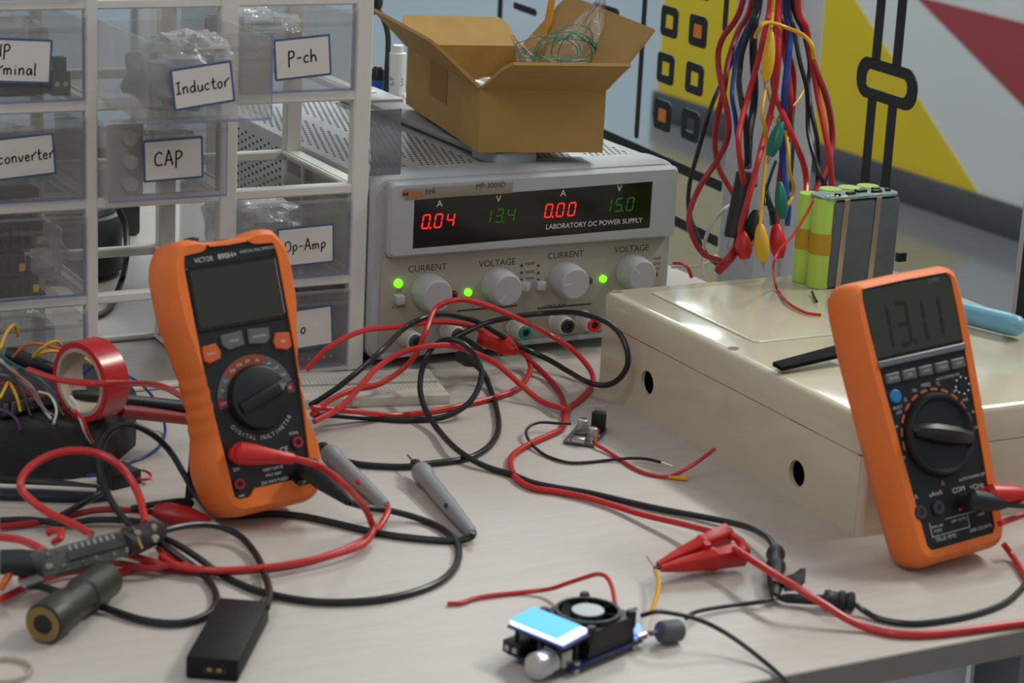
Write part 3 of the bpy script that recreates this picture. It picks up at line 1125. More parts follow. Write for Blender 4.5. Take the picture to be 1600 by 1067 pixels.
# --- left meter
FL = meter_frame(.4515, 1.2115, .11, .355, .041, .036, .040)
ml = thing('multimeter', 'orange multimeter with a blank screen and angular grip, in front of the cabinet', 'multimeter', mat=FL)
outer = mirror([(0, -1), (25, -1), (31, 2), (35, 9), (38, 24), (38, 33), (35.5, 42), (33.5, 50), (34.6, 53), (33.2, 58), (34.2, 62), (33.0, 67), (34.2, 71), (33.4, 76), (34.6, 80), (34.4, 86), (36.5, 94), (38.8, 108), (41.5, 122), (42.2, 140), (42.0, 154), (38, 162), (33, 168), (22, 168.5), (14, 165.5), (0, 165)])
inner = mirror([(0, 14.2), (13.5, 14.2), (16.5, 9.8), (24, 9.6), (27, 12), (27.8, 30), (30, 60), (31.5, 93), (31.8, 150), (31.0, 158.5), (17, 159.3), (13.5, 163), (0, 163.2)])
c = (0, .086)
shell(outer, inner, c, [(.000, .010), (.004, .003), (.012, .000), (.032, .000), (.0385, .0018), (.0412, .0042)], .0385, orange_pl, 'holster', ml)
P = radial(inner, c)
mb = MB()
mb.loft([[(x, y, .030) for x, y in P], [(x, y, .0392) for x, y in P]], 0, False)
mb.build('face_panel', panel_m, ml)
zp = .0393
flat(MB(), rrect(-.0305, .0305, .1115, .1512, .0015), zp-.001, zp+.0009, inset=.0006).build('screen_frame', screen_frame, ml)
flat(MB(), rrect(-.0285, .0285, .1140, .1488, .001), zp, zp+.0011).build('screen', lcd_dark, ml)
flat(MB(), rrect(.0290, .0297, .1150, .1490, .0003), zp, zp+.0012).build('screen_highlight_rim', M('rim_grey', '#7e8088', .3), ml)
for k in (-1, 1):
    p = [(k*.0190, .0945), (k*.0265, .0925), (k*.0298, .0945), (k*.0298, .1030), (k*.0205, .1040), (k*.0180, .0990)]
    flat(MB(), p, zp-.001, zp+.0018, inset=.0006).build('soft_button', btn_orange, ml)
    p = [(k*.0015, .1000), (k*.0125, .0985), (k*.0162, .1015), (k*.0165, .1080), (k*.0020, .1090)]
    flat(MB(), p, zp-.001, zp+.0018, inset=.0006).build('soft_button', btn_grey, ml)
dc = (.0005, .0675)


def arc(mb, r0, r1, a0, a1, z0, z1, c=dc, m=0):
    n = max(3, int(abs(a1-a0)/8))
    A = [math.radians(a0+(a1-a0)*i/n) for i in range(n+1)]
    p = [(c[0]+r1*math.cos(a), c[1]+r1*math.sin(a)) for a in A] + [(c[0]+r0*math.cos(a), c[1]+r0*math.sin(a)) for a in reversed(A)]
    n2 = len(p)
    h = n+1
    V = [(x, y, z1) for x, y in p]
    mb.add(V, [[i, i+1, n2-2-i, n2-1-i] for i in range(n)], m)


for nm, a0, a1, mt in (('grey', 138, 172, ring_grey), ('orange', 66, 138, ring_orange), ('grey', 14, 66, ring_grey), ('red', -2, 12, ring_red), ('red', 172, 187, ring_red)):
    mb = MB()
    arc(mb, .0190, .0262, a0, a1, zp, zp+.0004)
    mb.build('dial_scale_'+nm, mt, ml)
mb = MB()
mb.loft([[(dc[0]+r*math.cos(2*math.pi*i/40), dc[1]+r*math.sin(2*math.pi*i/40), zp+h) for i in range(40)] for r, h in ((.0200, 0), (.0200, .002), (.0188, .0062), (.0175, .0068))], 0, True, False, True)
dl = mb.build('dial_knob', black_pl, ml)
mb = MB().box(dc[0]-.0165, dc[0]+.0165, dc[1]-.0035, dc[1]+.0035, zp+.0066, zp+.0105, r=.001, mat=Tr((dc[0], dc[1], 0)) @ Matrix.Rotation(math.radians(18), 4, 'Z') @ Tr((-dc[0], -dc[1], 0)))
mb.build('dial_grip', black_pl, dl)
mb = MB()
a = math.radians(18)
q = [(.0172, 0), (.0125, .0028), (.0125, -.0028)]
mb.add([(dc[0]+x*math.cos(a)-y*math.sin(a), dc[1]+x*math.sin(a)+y*math.cos(a), zp+.0107) for x, y in q], [[0, 1, 2]])
mb.build('dial_pointer', M('pointer_grey', '#77797c', .5), dl)
mb = MB()
zt = zp+.0003
text(mb, 'VICTOR', .0042, Tr((-.0175, .1545, zt)), 0, sx=.85)
text(mb, '890H+', .0046, Tr((-.0015, .1548, zt)), 0, bold=.01)
text(mb, 'DIGITAL MULTIMETER', .0024, Tr((.019, .1558, zt)), 0)
text(mb, 'HOLD', .0024, Tr((-.0085, .1037, zp+.0020)), 0)
text(mb, 'MAX/MIN', .0022, Tr((.0092, .1037, zp+.0020)), 0)
text(mb, 'FUNC', .0024, Tr((-.0245, .0982, zp+.0020)), 0)
text(mb, 'REL', .0024, Tr((.0245, .0982, zp+.0020)), 0)
for i, ch in enumerate('DIGITAL MULTIMETER'):
    a = math.radians(-142+i*6.1)
    text(mb, ch, .0036, Tr((dc[0]+.0245*math.cos(a), dc[1]+.0245*math.sin(a), zt)) @ Matrix.Rotation(a+math.pi/2, 4, 'Z'), 0)
for s, a in (('V~', 160), ('V=', 145), ('200', 125), ('20k', 110), ('2M', 95), ('Hz', 78), ('uA', 58), ('mA', 44), ('20A', 28), ('hFE', 5), ('OFF', 180)):
    t = math.radians(a)
    text(mb, s, .0026, Tr((dc[0]+.0226*math.cos(t), dc[1]+.0226*math.sin(t), zp+.0006)), 0)
text(mb, 'CE', .0050, Tr((.0120, .0330, zt)), 0)
text(mb, '20A', .0028, Tr((-.0218, .0275, zt)), 0)
text(mb, 'mA', .0028, Tr((-.0215, .0115, zt)), 0)
text(mb, 'COM', .0028, Tr((.0205, .0115, zt)), 0)
text(mb, 'V\u03a9Hz', .0026, Tr((.0205, .0420, zt)), 0)
text(mb, '1000V CAT III', .0024, Tr((.002, .0235, zt)), 0)
text(mb, 'MAX 600V', .0024, Tr((.002, .0200, zt)), 0)
text(mb, '20A MAX FUSED', .0026, Tr((.002, .0160, zt)), 0)
tag(mb.build('face_print', print_white, ml), kind='stuff')
for x, y, mt in ((.0215, .0360, red_dark), (-.0220, .0185, red_dark), (-.0220, .0365, red_dark), (.0215, .0185, black_pl)):
    j = MB().sweep((x, y, zp-.001), (x, y, zp+.0016), [(0, .0045), (1, .0042)], 18).build('jack', black_soft, ml)
    MB().sweep((x, y, zp+.0016), (x, y, zp+.0022), [(0, .0034), (1, .0034), (1, .0019), (.2, .0018)], 16, caps=False).build('jack_rim', mt, j)
MB().sweep((-.0110, .1655, .014), (-.0110, .1705, .014), [(0, .0048), (.8, .0048), (1, .004)], 12).build('sensor_cap', black_pl, ml)
MB().box(.000, .013, .160, .1665, .008, .020, r=.001).build('top_sensor', black_pl, ml)
# fold-out stand behind
st = MB()
st.loft([[(-.022, .075, .002), (.022, .075, .002), (.022, .072, -.001), (-.022, .072, -.001)], [(-.026, .006, -.0355), (.026, .006, -.0355), (.026, .002, -.037), (-.026, .002, -.037)]], 0, False)
st.build('tilt_stand', black_pl, ml)

# --- right meter
FR = meter_frame(.799, .9942, .0424, .393, .033, .0465, .0687)
mr = thing('multimeter', 'orange multimeter reading 13.11, leaning against the cream enclosure', 'multimeter', mat=FR)
outer = mirror([(0, -3), (28, -3), (34, -.5), (37, 5), (38.5, 22), (40, 47), (42.5, 90), (44.5, 130), (44.5, 158), (43, 167), (38, 171.5), (0, 172)])
inner = mirror([(0, 6.6), (26.5, 6.6), (27.2, 10), (30.5, 60), (33, 100), (35, 140), (35.2, 166), (33, 167.2), (0, 167.6)])
c = (0, .085)
shell(outer, inner, c, [(.000, .012), (.005, .003), (.013, .000), (.022, .000), (.029, .0018), (.0325, .0052)], .0305, orange_pl, 'holster', mr)
P = radial(inner, c)
MB().loft([[(x, y, .024) for x, y in P], [(x, y, .0312) for x, y in P]], 0, False).build('face_panel', panel_m, mr)
zp = .0313
flat(MB(), [(-.0335, .1245), (.0335, .1245), (.0345, .1655), (-.0345, .1655)], zp-.001, zp+.0006).build('screen', lcd_right, mr)
flat(MB(), rrect(-.0345, .0345, .1185, .1225, .0008), zp-.001, zp+.0022, inset=.0006).build('screen_sill', M('sill_grey', '#6f7174', .4, .2), mr)
for i in range(5):
    flat(MB(), rrect(-.0258+.0129*i-.0054, -.0258+.0129*i+.0054, .1080, .1142, .0008), zp-.001, zp+.0022, inset=.0007).build('soft_button', btn_grey, mr)
mb = MB()
mb.loft([[(-.0265+r*math.cos(2*math.pi*i/20), .1002+r*math.sin(2*math.pi*i/20), zp+h) for i in range(20)] for r, h in ((.0042, 0), (.0042, .0014), (.0034, .0022))], 0, True, False, True)
mb.build('select_button', M('button_blue', '#2f78b8', .45, noise=.03), mr)
dc2 = (-.0005, .0720)
mb = MB()
mb.loft([[(dc2[0]+r*math.cos(2*math.pi*i/48), dc2[1]+r*math.sin(2*math.pi*i/48), zp+h) for i in range(48)] for r, h in ((.0255, 0), (.0253, .0028), (.0240, .0052), (.0225, .0052), (.0205, .0030))], 0, True, False, True)
dl = mb.build('dial_knob', black_pl, mr)
rot = Tr((dc2[0], dc2[1], 0)) @ Matrix.Rotation(math.radians(-17), 4, 'Z')
mb = MB()
rings = []
for x, w, h in ((-.0235, .0012, .006), (-.020, .0040, .0095), (-.008, .0062, .0120), (.008, .0062, .0120), (.020, .0042, .0095), (.0235, .0015, .006)):
    rings.append([(x, -w, zp+.002), (x, -w*.8, zp+h*.8), (x, -w*.3, zp+h), (x, w*.3, zp+h), (x, w*.8, zp+h*.8), (x, w, zp+.002)])
mb.loft(rings, 0, True, mat=rot)
mb.build('dial_grip', black_pl, dl)
mb = MB()
dash_o = M('print_orange', '#b8622a', .5, noise=0)
for a in range(-4, 200, 17):
    arc(mb, .0268, .0284, a-5.5, a+5.5, zp, zp+.0004, dc2)
mb.add([(.0045+x, .0262+y, zp+.0004) for x, y in ((-.0018, -.0012), (.0018, -.0012), (0, .002))], [[0, 1, 2]])
mb.add([(-.0050+x, .0435+y, zp+.0004) for x, y in ((-.0018, -.0012), (.0018, -.0012), (0, .002))], [[0, 1, 2]])
tag(mb.build('scale_marks', dash_o, mr), kind='stuff')
mb = MB()
for ch, x, dot in (('1', -.0235, 0), ('3', -.0088, 1), ('1', .0036, 0), ('1', .0168, 0)):
    digit(mb, ch, .0088, .0245, Tr((x, .1415, zp+.0008)), 0, .088, .05, dot)
mb.build('digits', lcd_ink, mr)
mb = MB()
zt = zp+.0003
for s, a in (('OFF', 196), ('V~', 178), ('V=', 160), ('mV', 143), ('\u03a9', 126), ('Hz', 109), ('FREQ', 92), ('\u00b0C', 75), ('uA', 50), ('mA', 33), ('A', 16), ('hFE', -2)):
    t = math.radians(a)
    text(mb, s, .0030, Tr((dc2[0]+.0318*math.cos(t), dc2[1]+.0308*math.sin(t), zt)), 0)
text(mb, 'SELECT', .0024, Tr((-.0262, .0935, zt)), 0)
for i, s in enumerate(('RANGE', 'REL', 'Hz/%', 'HOLD', 'MAX')):
    text(mb, s, .0022, Tr((-.0258+.0129*i, .1111, zp+.0024)), 0)
text(mb, 'AUTO POWER OFF', .0022, Tr((.0165, .1045, zt)), 0)
text(mb, 'AUTO POWER OFF', .0025, Tr((.0185, .0425, zt)), 0)
text(mb, 'A', .0040, Tr((-.0270, .0395, zt)), 0)
text(mb, 'uAmA', .0040, Tr((-.0120, .0385, zt)), 0)
text(mb, 'COM', .0044, Tr((.0060, .0372, zt)), 0)
text(mb, 'V\u03a9Hz', .0044, Tr((.0205, .0362, zt)), 0)
text(mb, 'TRUE RMS', .0036, Tr((-.0115, .0115, zt)), 0)
text(mb, '6000 COUNTS', .0028, Tr((.0165, .0115, zt)), 0)
text(mb, 'MAX 10A', .0022, Tr((-.0160, .0195, zt)), 0)
text(mb, 'FUSED', .0022, Tr((-.0160, .0168, zt)), 0)
text(mb, '600V CAT III', .0022, Tr((.001, .0198, zt)), 0)
text(mb, '1000V', .0024, Tr((.0185, .0195, zt)), 0)
for x0, x1, y0, y1 in ((-.0215, .0085, .0138, .0142), (-.0215, -.0211, .0138, .0225), (.0081, .0085, .0138, .0225), (-.009, .0220, .0222, .0225)):
    mb.add([(x0, y0, zt), (x1, y0, zt), (x1, y1, zt), (x0, y1, zt)], [[0, 1, 2, 3]])
for k in range(8):
    a = k*math.pi/4
    mb.prism(ellipse(.0265+.0052*math.cos(a), .0975+.0052*math.sin(a), .0007, .0007, 8), zp, zt)
tag(mb.build('face_print', print_white, mr), kind='stuff')
text_m = MB()
text(text_m, 'DM97', .0036, Tr((.0215, .1630, zp+.0009)), 0)
text_m.build('screen_print', M('print_dim', '#6b6d68', .5, noise=0), mr)
mb = MB()
mb.prism(ellipse(.0265, .0975, .0036, .0036, 16), zp-.0005, zp+.0006)
mb.build('sensor_socket', black_pl, mr)
for x in (-.0265, -.0125, .0070, .0225):
    j = MB().sweep((x, .0300, zp-.001), (x, .0300, zp+.0012), [(0, .0050), (1, .0048)], 18).build('jack', black_soft, mr)
    MB().sweep((x, .0300, zp+.0012), (x, .0300, zp+.0016), [(0, .0040), (1, .0038), (1, .0021), (0, .002)], 16, caps=False).build('jack_rim', dark_grey, j)
# stand: a black plate folded back onto the lid of the enclosure
inv = FR.inverted()
A, B = at(1222, 580, .0785), at(1318, 566, .0785)
dirv = (B-A).normalized()
side = Vector((-dirv.y, dirv.x, 0))
q = [A, A+dirv*.058+Vector((0, 0, .004)), A+dirv*.058+side*.012+Vector((0, 0, .006)), A+side*.010+Vector((0, 0, .0008))]
mb = MB().loft([[inv @ p for p in q], [inv @ (p+Vector((0, 0, .0028))) for p in q]], 0, False)
mb.build('tilt_stand', M('stand_black', '#0e0e10', .8, noise=.05, spec=.15), mr)

# ------------------------------------------------------------------ cream enclosure
EX, EY, EYAW, EL, EW, EH = .8248, 1.3676, -.0127, .3307, .258, .0758
en = thing('enclosure_box', 'glossy cream plastic enclosure box with two round side holes', 'enclosure', (EX, EY, 0), EYAW)
cream = M('cream_abs', '#c9c1aa', .13, noise=.03, scale=12, spec=.55)


def ring_xy(x0, x1, y0, y1, r, z):
    return [(x, y, z) for x, y in rrect(x0, x1, y0, y1, r, 5)]


zs = .052
# base: left wall with two round holes cut through, as a tube of panels around each hole
mb = MB()
wt = .003
mb.box(wt, EW-wt, -EL+wt, -wt, 0, wt)
mb.box(.004, EW-.004, -wt, 0, 0, zs)
mb.box(.004, EW-.004, -EL, -EL+wt, 0, zs)
mb.box(EW-wt, EW, -EL+.004, -.004, 0, zs)
for cx_, cy_, sx in ((.006, -.006, 1), (EW-.006, -.006, 1), (.006, -EL+.006, 1), (EW-.006, -EL+.006, 1)):
    mb.sweep((cx_, cy_, 0), (cx_, cy_, zs), [(0, .006), (1, .006)], 20)
holes = []
for px, py in ((1011, 598), (1245, 740)):
    d = ray(px, py)
    # intersection with the left wall plane
    e = Vector((math.cos(EYAW), math.sin(EYAW), 0))
    t = (Vector((EX, EY, 0))-CAMP).dot(e)/d.dot(e)
    q = CAMP+d*t-Vector((EX, EY, 0))
    holes.append((q.dot(Vector((-e.y, e.x, 0))), q.z))
hr = .0088
cuts = [-.004] + [holes[0][0]+hr*1.6, holes[0][0]-hr*1.6, holes[1][0]+hr*1.6, holes[1][0]-hr*1.6] + [-EL+.004]
for i in range(5):
    y1, y0 = cuts[i], cuts[i+1]
    if i in (0, 2, 4):
        mb.box(0, wt, y0, y1, 0, zs)
    else:
        hy, hz = holes[0 if i == 1 else 1]
        n = 32
        circ = [(hy+hr*math.cos(2*math.pi*k/n), hz+hr*math.sin(2*math.pi*k/n)) for k in range(n)]
        rect = radial([(y0, 0), (y1, 0), (y1, zs), (y0, zs)], (hy, hz), n)
        # push nearest samples onto the exact corners
        for cx_, cz_ in ((y0, 0), (y1, 0), (y1, zs), (y0, zs)):
            k = min(range(n), key=lambda j: (rect[j][0]-cx_)**2+(rect[j][1]-cz_)**2)
            rect[k] = (cx_, cz_)
        mb.loft([[(0, y, z) for y, z in rect], [(0, y, z) for y, z in circ], [(wt, y, z) for y, z in circ], [(wt, y, z) for y, z in rect]], 0, False, False, False)
mb.box(.0008, .003, -EL*.5-.0035, -EL*.5+.0035, 0, zs)
mb.build('base', cream, en)
MB().box(.006, EW-.006, -EL+.006, -.006, .003, .0032).build('inside_shade_sheet', M('inside_shade', '#2b2a27', .8), en)  # dark sheet paints the shade seen through the side holes
mb = MB()
mb.loft([ring_xy(.0, EW, -EL, 0, .009, zs+.0006), ring_xy(.0, EW, -EL, 0, .009, EH-.004), ring_xy(.0012, EW-.0012, -EL+.0012, -.0012, .009, EH-.0012), ring_xy(.004, EW-.004, -EL+.004, -.004, .008, EH)], 0, True)
mb.build('lid', cream, en, ang=50)
MB().box(.0012, EW-.0012, -EL+.0012, -.0012, zs-.0002, zs+.0007).build('seam', M('seam_shadow', '#5c5646', .8), en)  # dark band paints the shadow in the seam between base and lid
for x, y in ((.0085, -.0085), (.0085, -EL*.5), (.0085, -EL+.0085), (EW-.0085, -.0085), (EW-.0085, -EL*.5), (EW-.0085, -EL+.0085)):
    MB().sweep((x, y, EH-.0002), (x, y, EH+.0004), [(0, .0042), (1, .0042), (1, .0034), (.2, .0030)], 16, caps=False).build('screw_recess', M('cream_dark', '#9a8f70', .4), en)
    MB().cyl((x, y, EH-.0002), (x, y, EH+.00015), .0031, 14).build('screw', M('recess_brown', '#6a6046', .6), en)
mb = MB()
mb.loft([ring_xy(.030, EW-.012, -EL*.5+.006, -.018, .006, EH-.0005), ring_xy(.030, EW-.012, -EL*.5+.006, -.018, .006, EH+.0008), ring_xy(.0315, EW-.0135, -EL*.5+.0075, -.0195, .006, EH+.0012)], 0, True)
mb.build('raised_lid_panel', cream, en)

# ------------------------------------------------------------------ battery pack on the lid
bt = thing('battery_pack', 'battery pack of lime green cells with a circuit board on top, on the enclosure', 'battery', (.9775, 1.3125, .0772), .03)
lime = M('cell_lime', '#b0d257', .38, noise=.02)
barley = M('barley_paper', '#52575a', .55, noise=.08, scale=80)
CR = .0090
ch_ = .068
for x, y in ((CR, CR), (CR, CR*3), (CR*3, CR*3), (CR*5, CR*3), (CR*7, CR*3)):
    MB().sweep((x, y, 0), (x, y, ch_ if x < CR*2 else ch_+.0025), [(0, CR*.94), (.02, CR), (.98, CR), (1, CR*.94)], 24).build('cell', lime, bt)
MB().box(CR*1.1, .0735, -.0012, CR*2.05, .0, ch_-.001, r=.003).build('paper_wrap', barley, bt)
mb = MB()
for x, y in ((CR, CR), (CR, CR*3)):
    mb.loft([[(x+(CR+.0003)*math.cos(a), y+(CR+.0003)*math.sin(a), z) for a in [math.radians(100+i*10) for i in range(20)]] for z in (.026, .042)], 0, True, False, False, False)
mb.build('yellow_tape', M('kapton_yellow', '#b48f12', .35, noise=.04), bt)
for x0, x1 in ((.019, .024), (.0490, .0540)):
    mb = MB()
    mb.add([(x0-.002, -.0016, .000), (x1-.002, -.0016, .000), (x1, -.0016, ch_), (x0, -.0016, ch_), (x1, .003, ch_+.0022), (x0, .003, ch_+.0022)], [[0, 1, 2, 3], [3, 2, 4, 5]], 0)
    mb.build('nickel_strip', M('nickel', '#b59f86', .32, .7, noise=.05), bt)
MB().prism(rrect(.002, .0735, -.001, CR*2.6, .008), ch_, ch_+.0018).build('protection_board', M('pcb_pale_green', '#7c9080', .35, noise=.35, scale=180), bt)
for x, y, w, d in ((.028, .006, .007, .004), (.040, .010, .009, .005), (.052, .006, .008, .004), (.058, .013, .006, .004), (.016, .005, .004, .003), (.066, .008, .004, .003)):
    MB().box(x, x+w, y, y+d, ch_+.0018, ch_+.0036, r=.0004).build('chip', black_pl, bt)
for x, y in ((.006, .003), (.010, .004), (.014, .002)):
    MB().sweep((x, y, ch_+.0015), (x, y, ch_+.0035), [(0, .0018), (.6, .0014), (1, .0004)], 8).build('solder_joint', metal, bt)
wire('battery_wire', [(1271, 314, 1.300), (1258, 338, 1.296), (1240, 366, 1.290), (1216, 393, 1.285), (1208, 420, 1.282), (1213, 448, .080), (1230, 472, .0790), (1258, 488, .0787), (1283, 492, .0787)], .0011, red_ins, 'thin red wire curling from the battery pack down onto the cream lid', 'wire')
wire('battery_wire', [(1269, 456, .0795), (1272, 464, .0785), (1276, 471, .0785)], .0010, blk_ins, 'short black wire end under the battery pack', 'wire')

# blue tool handle lying on the lid
sd = thing('blue_tool_handle', 'light blue round-ended tool handle lying on the cream lid', 'tool', (0, 0, 0))
p, q = at(1478, 482, .0855), at(1600, 512, .0855)
sd.location = p
MB().sweep((0, 0, 0), q-p, [(0, .006), (.1, .0078), (.8, .0080), (.93, .0072), (.98, .005), (1, .002)], 20).build('handle', M('handle_blue', '#6fa6bb', .35, noise=.03), sd)
MB().cyl((q-p)*-.5, (0, 0, 0), .0028, 12).build('shaft', metal, sd)
MB().box(-.004, .004, -.002, .002, 0, .007).build('black_clip', black_pl, None, at(1407, 408, .0772))
tag(bpy.data.objects['black_clip'], 'small black plastic piece behind the battery pack on the enclosure', 'clip')


# ------------------------------------------------------------------ things lying between the meters
bb = thing('breadboard', 'white plastic prototyping board lying behind the orange meter', 'breadboard', (.5960, 1.3925, 0), -.22)
bbm = M('breadboard_white', '#c6c1b8', .5, noise=.03)
MB().box(0, .110, 0, .066, 0, .0072, r=.0008).build('board', bbm, bb)
MB().box(.002, .108, .031, .035, .0070, .0074).build('centre_groove', M('groove_shade', '#8d877c', .7), bb)
for x in (.038, .088):
    MB().box(x, x+.005, -.002, .0005, .001, .0055, r=.0005).build('locking_tab', bbm, bb)
mb = MB()
for i in range(34):
    for j in list(range(4, 9))+list(range(11, 16)):
        x, y = .006+i*.003, .004+j*.0031
        mb.add([(x-.0005, y-.0005, .0073), (x+.0005, y-.0005, .0073), (x+.0005, y+.0005, .0073), (x-.0005, y+.0005, .0073)], [[0, 1, 2, 3]])
tag(mb.build('contact_holes', M('hole_grey', '#8f8a80', .8, noise=0), bb), kind='stuff')

RL = .0021      # test lead radius


def V(p, *k):
    return at(*p)


# leads in front of the power supply
wire('test_lead', [(478, 578, .030), (515, 542, .045), (566, 517, 1.400), (617, 511, 1.415), (680, 503, 1.425), (728, 507, 1.425), (757, 519, 1.425)], RL, red_ins, 'red lead arching from behind the orange meter to the red clip on the supply', 'cable')
wire('test_lead', [(800, 545, .018), (820, 553, .012), (829, 575, .006), (820, 596, .0035), (802, 611, .0025), (766, 623, .0024), (715, 635, .0024), (672, 643, .0024), (617, 649, .0024), (554, 643, .012), (488, 637, .020)], RL, red_ins, 'red lead running from the red clip along the breadboard front', 'cable')
wire('test_lead', [(488, 647, .016), (515, 626, .014), (550, 610, .014), (590, 601, .016), (625, 580, .022), (649, 554, .034), (665, 519, .050), (679, 485, 1.405), (700, 471.5, 1.405), (727, 468.5, 1.405), (766, 479, 1.400), (808, 497, 1.395), (850, 518, .030), (889, 542, .020), (916, 569, .012), (926.5, 590, .006), (921, 609, .0024), (904, 626, .0024), (888, 638, .0024), (884, 656, .0024), (874, 672, .0024), (835, 690, .0024), (806, 707, .0024), (797, 722, .0024), (806, 746, .0024), (832, 762, .0024), (870, 768, .0024), (915, 777, .0026), (960, 790, .003), (1005, 804, .005), (1072, 820, .010), (1125, 834, .016)], RL, red_ins, 'long red lead looping high past the knobs and ending at the red alligator clip', 'cable', n=10)
wire('test_lead', [(491, 659, .016), (531, 637, .020), (562, 605, .028), (590, 574, .036), (625, 552, .042), (665, 541.5, .046), (704, 540, .044), (743, 552, .036), (775, 568, .026), (808, 596, .014), (832, 617, .007), (850, 629, .004), (874, 637, .0064), (884, 640, .0064)], RL, red_ins, 'red lead in a low arc between breadboard and power supply', 'cable')
wire('test_lead', [(826, 562, .010), (850, 584, .004), (871, 608, .0024), (880, 626, .0024), (882, 648, .0024), (881, 662, .0024)], RL, red_dark, 'short red lead from the red clip down towards the small board', 'cable')
wire('test_lead', [(484, 634, .018), (523, 609, .030), (562, 578, .044), (598, 546, .055), (629, 515, 1.395), (657, 499, 1.400), (688, 491, 1.410), (720, 495, 1.415), (751, 505, 1.418), (784, 525, 1.415), (820, 545, .016), (856, 561.5, .010), (889, 581, .010), atX(916, 596, .800), atX(943, 602, .806), atX(964, 594.5, .812), atX(979, 575, .815), atX(980.5, 551, .815), atX(970, 524, .814), atX(952, 506, .812), atX(928, 495.5, .808), (895, 488, 1.372), (850, 489.5, 1.400), (808, 494, 1.405), (766, 503, 1.410), (736, 515, 1.415), (712, 527, 1.418)], RL, blk_ins, 'black lead making the wide loop at the right front of the power supply', 'cable', n=10)
wire('test_lead', [(491, 649, .012), (523, 649, .008), (578, 653, .0024), (629, 656, .0024), (676, 654.5, .0024), (706, 647, .006), (733, 629, .012), (748, 605, .020), (752.5, 581, .028), (745, 560, .036), (730, 542, .044), (709, 531, .048), (688, 534, .045), (670, 551, .036), (659.5, 578, .026), (656.5, 608, .018), (664, 638, .010), (682, 668, .005), (709, 698, .0064), (739, 719, .0044), (769, 732.5, .0024), (799, 741, .0024), (832, 754, .0024), (870, 762, .0024), (915, 769, .0024), (960, 779, .0024), (1027, 794, .0024), (1095, 807, .0028), (1140, 816, .004), (1175, 826, .008), (1200, 841, .010), (1211, 857, .010)], RL, blk_ins, 'black lead coiled in a round loop, then running to the black grabber', 'cable', n=10)
wire('test_lead', [(724, 556, .022), (754, 581, .010), (766, 608, .0024), (775, 635, .0024), (779, 668, .0024), (769, 692, .0024), (745, 710, .0024), (715, 719, .0024), (672, 724, .0024), (633, 729, .0024), (578, 727, .0024), (541, 721, .0026), (520, 712, .0030)], RL, blk_ins, 'black lead sweeping low behind the two grey probes', 'cable', n=10)

# plugs on the supply
rp = thing('red_plug', 'red plug boot stuck in the supply beside the green socket', 'plug', at(790, 540, 1.425))
o0 = at(790, 540, 1.425)
MB().sweep(at(748, 526, 1.428)-o0, at(790, 540, 1.420)-o0, [(0, .0055), (.15, .0068), (.6, .0065), (1, .0078)], 16).build('boot', red_clip, rp)
MB().sweep(at(786, 538, 1.420)-o0, at(806, 549, 1.405)-o0, [(0, .0078), (.4, .0070), (1, .0030)], 16).build('strain_relief', red_clip, rp)
MB().sweep(at(783, 551, 1.416)-o0, at(781, 546, 1.424)-o0, [(0, .003), (1, .003)], 12).build('side_socket', red_dark, rp)
bp_ = thing('black_plug', 'black plug stuck in the supply above the black loop', 'plug', at(730, 540, 1.425))
o0 = at(730, 540, 1.425)
MB().sweep(at(712, 526, 1.44)-o0, at(750, 548, 1.415)-o0, [(0, .0035), (.2, .0042), (.7, .0040), (1, .0030)], 14).build('boot', black_soft, bp_)
bp2 = thing('black_plug', 'lower black plug near the foot of the power supply', 'plug', at(730, 560, 1.425))
o0 = at(730, 560, 1.425)
MB().sweep(at(720, 556, .026)-o0, at(742, 568, .016)-o0, [(0, .005), (.5, .0055), (1, .0028)], 14).build('boot', black_soft, bp2)


# test probes
def probe(name, tip, col, end, z, body, label, mark=None):
    b, c = at(*col, z+.002), at(*end, z*.75)
    t = thing(name, label, 'probe', c)
    d = (b-c).normalized()
    L = (b-c).length
    MB().sweep((0, 0, 0), b-c, [(0, .0030), (.04, .0040), (.45, .0054), (.80, .0057), (.86, .0057), (.88, .0068), (.93, .0070), (.97, .0064), (1, .0046)], 18).build('grip', body, t)
    MB().sweep(b-c, b-c+d*.012, [(0, .0042), (.7, .0040), (1, .0026)], 14).build('collar', black_soft, t)
    MB().sweep(b-c+d*.012, b-c+d*.028, [(0, .0010), (.8, .0009), (1, .0002)], 10).build('needle', metal, t)
    if mark:
        p = (c*.62+b*.38)-c
        MB().sweep(p-d*.004+Vector((-.0036, -.0012, .0022)), p+d*.004+Vector((-.0036, -.0012, .0022)), [(0, .0008), (.5, .0020), (1, .0008)], 8).build('grip_mark', mark, t)
    return t


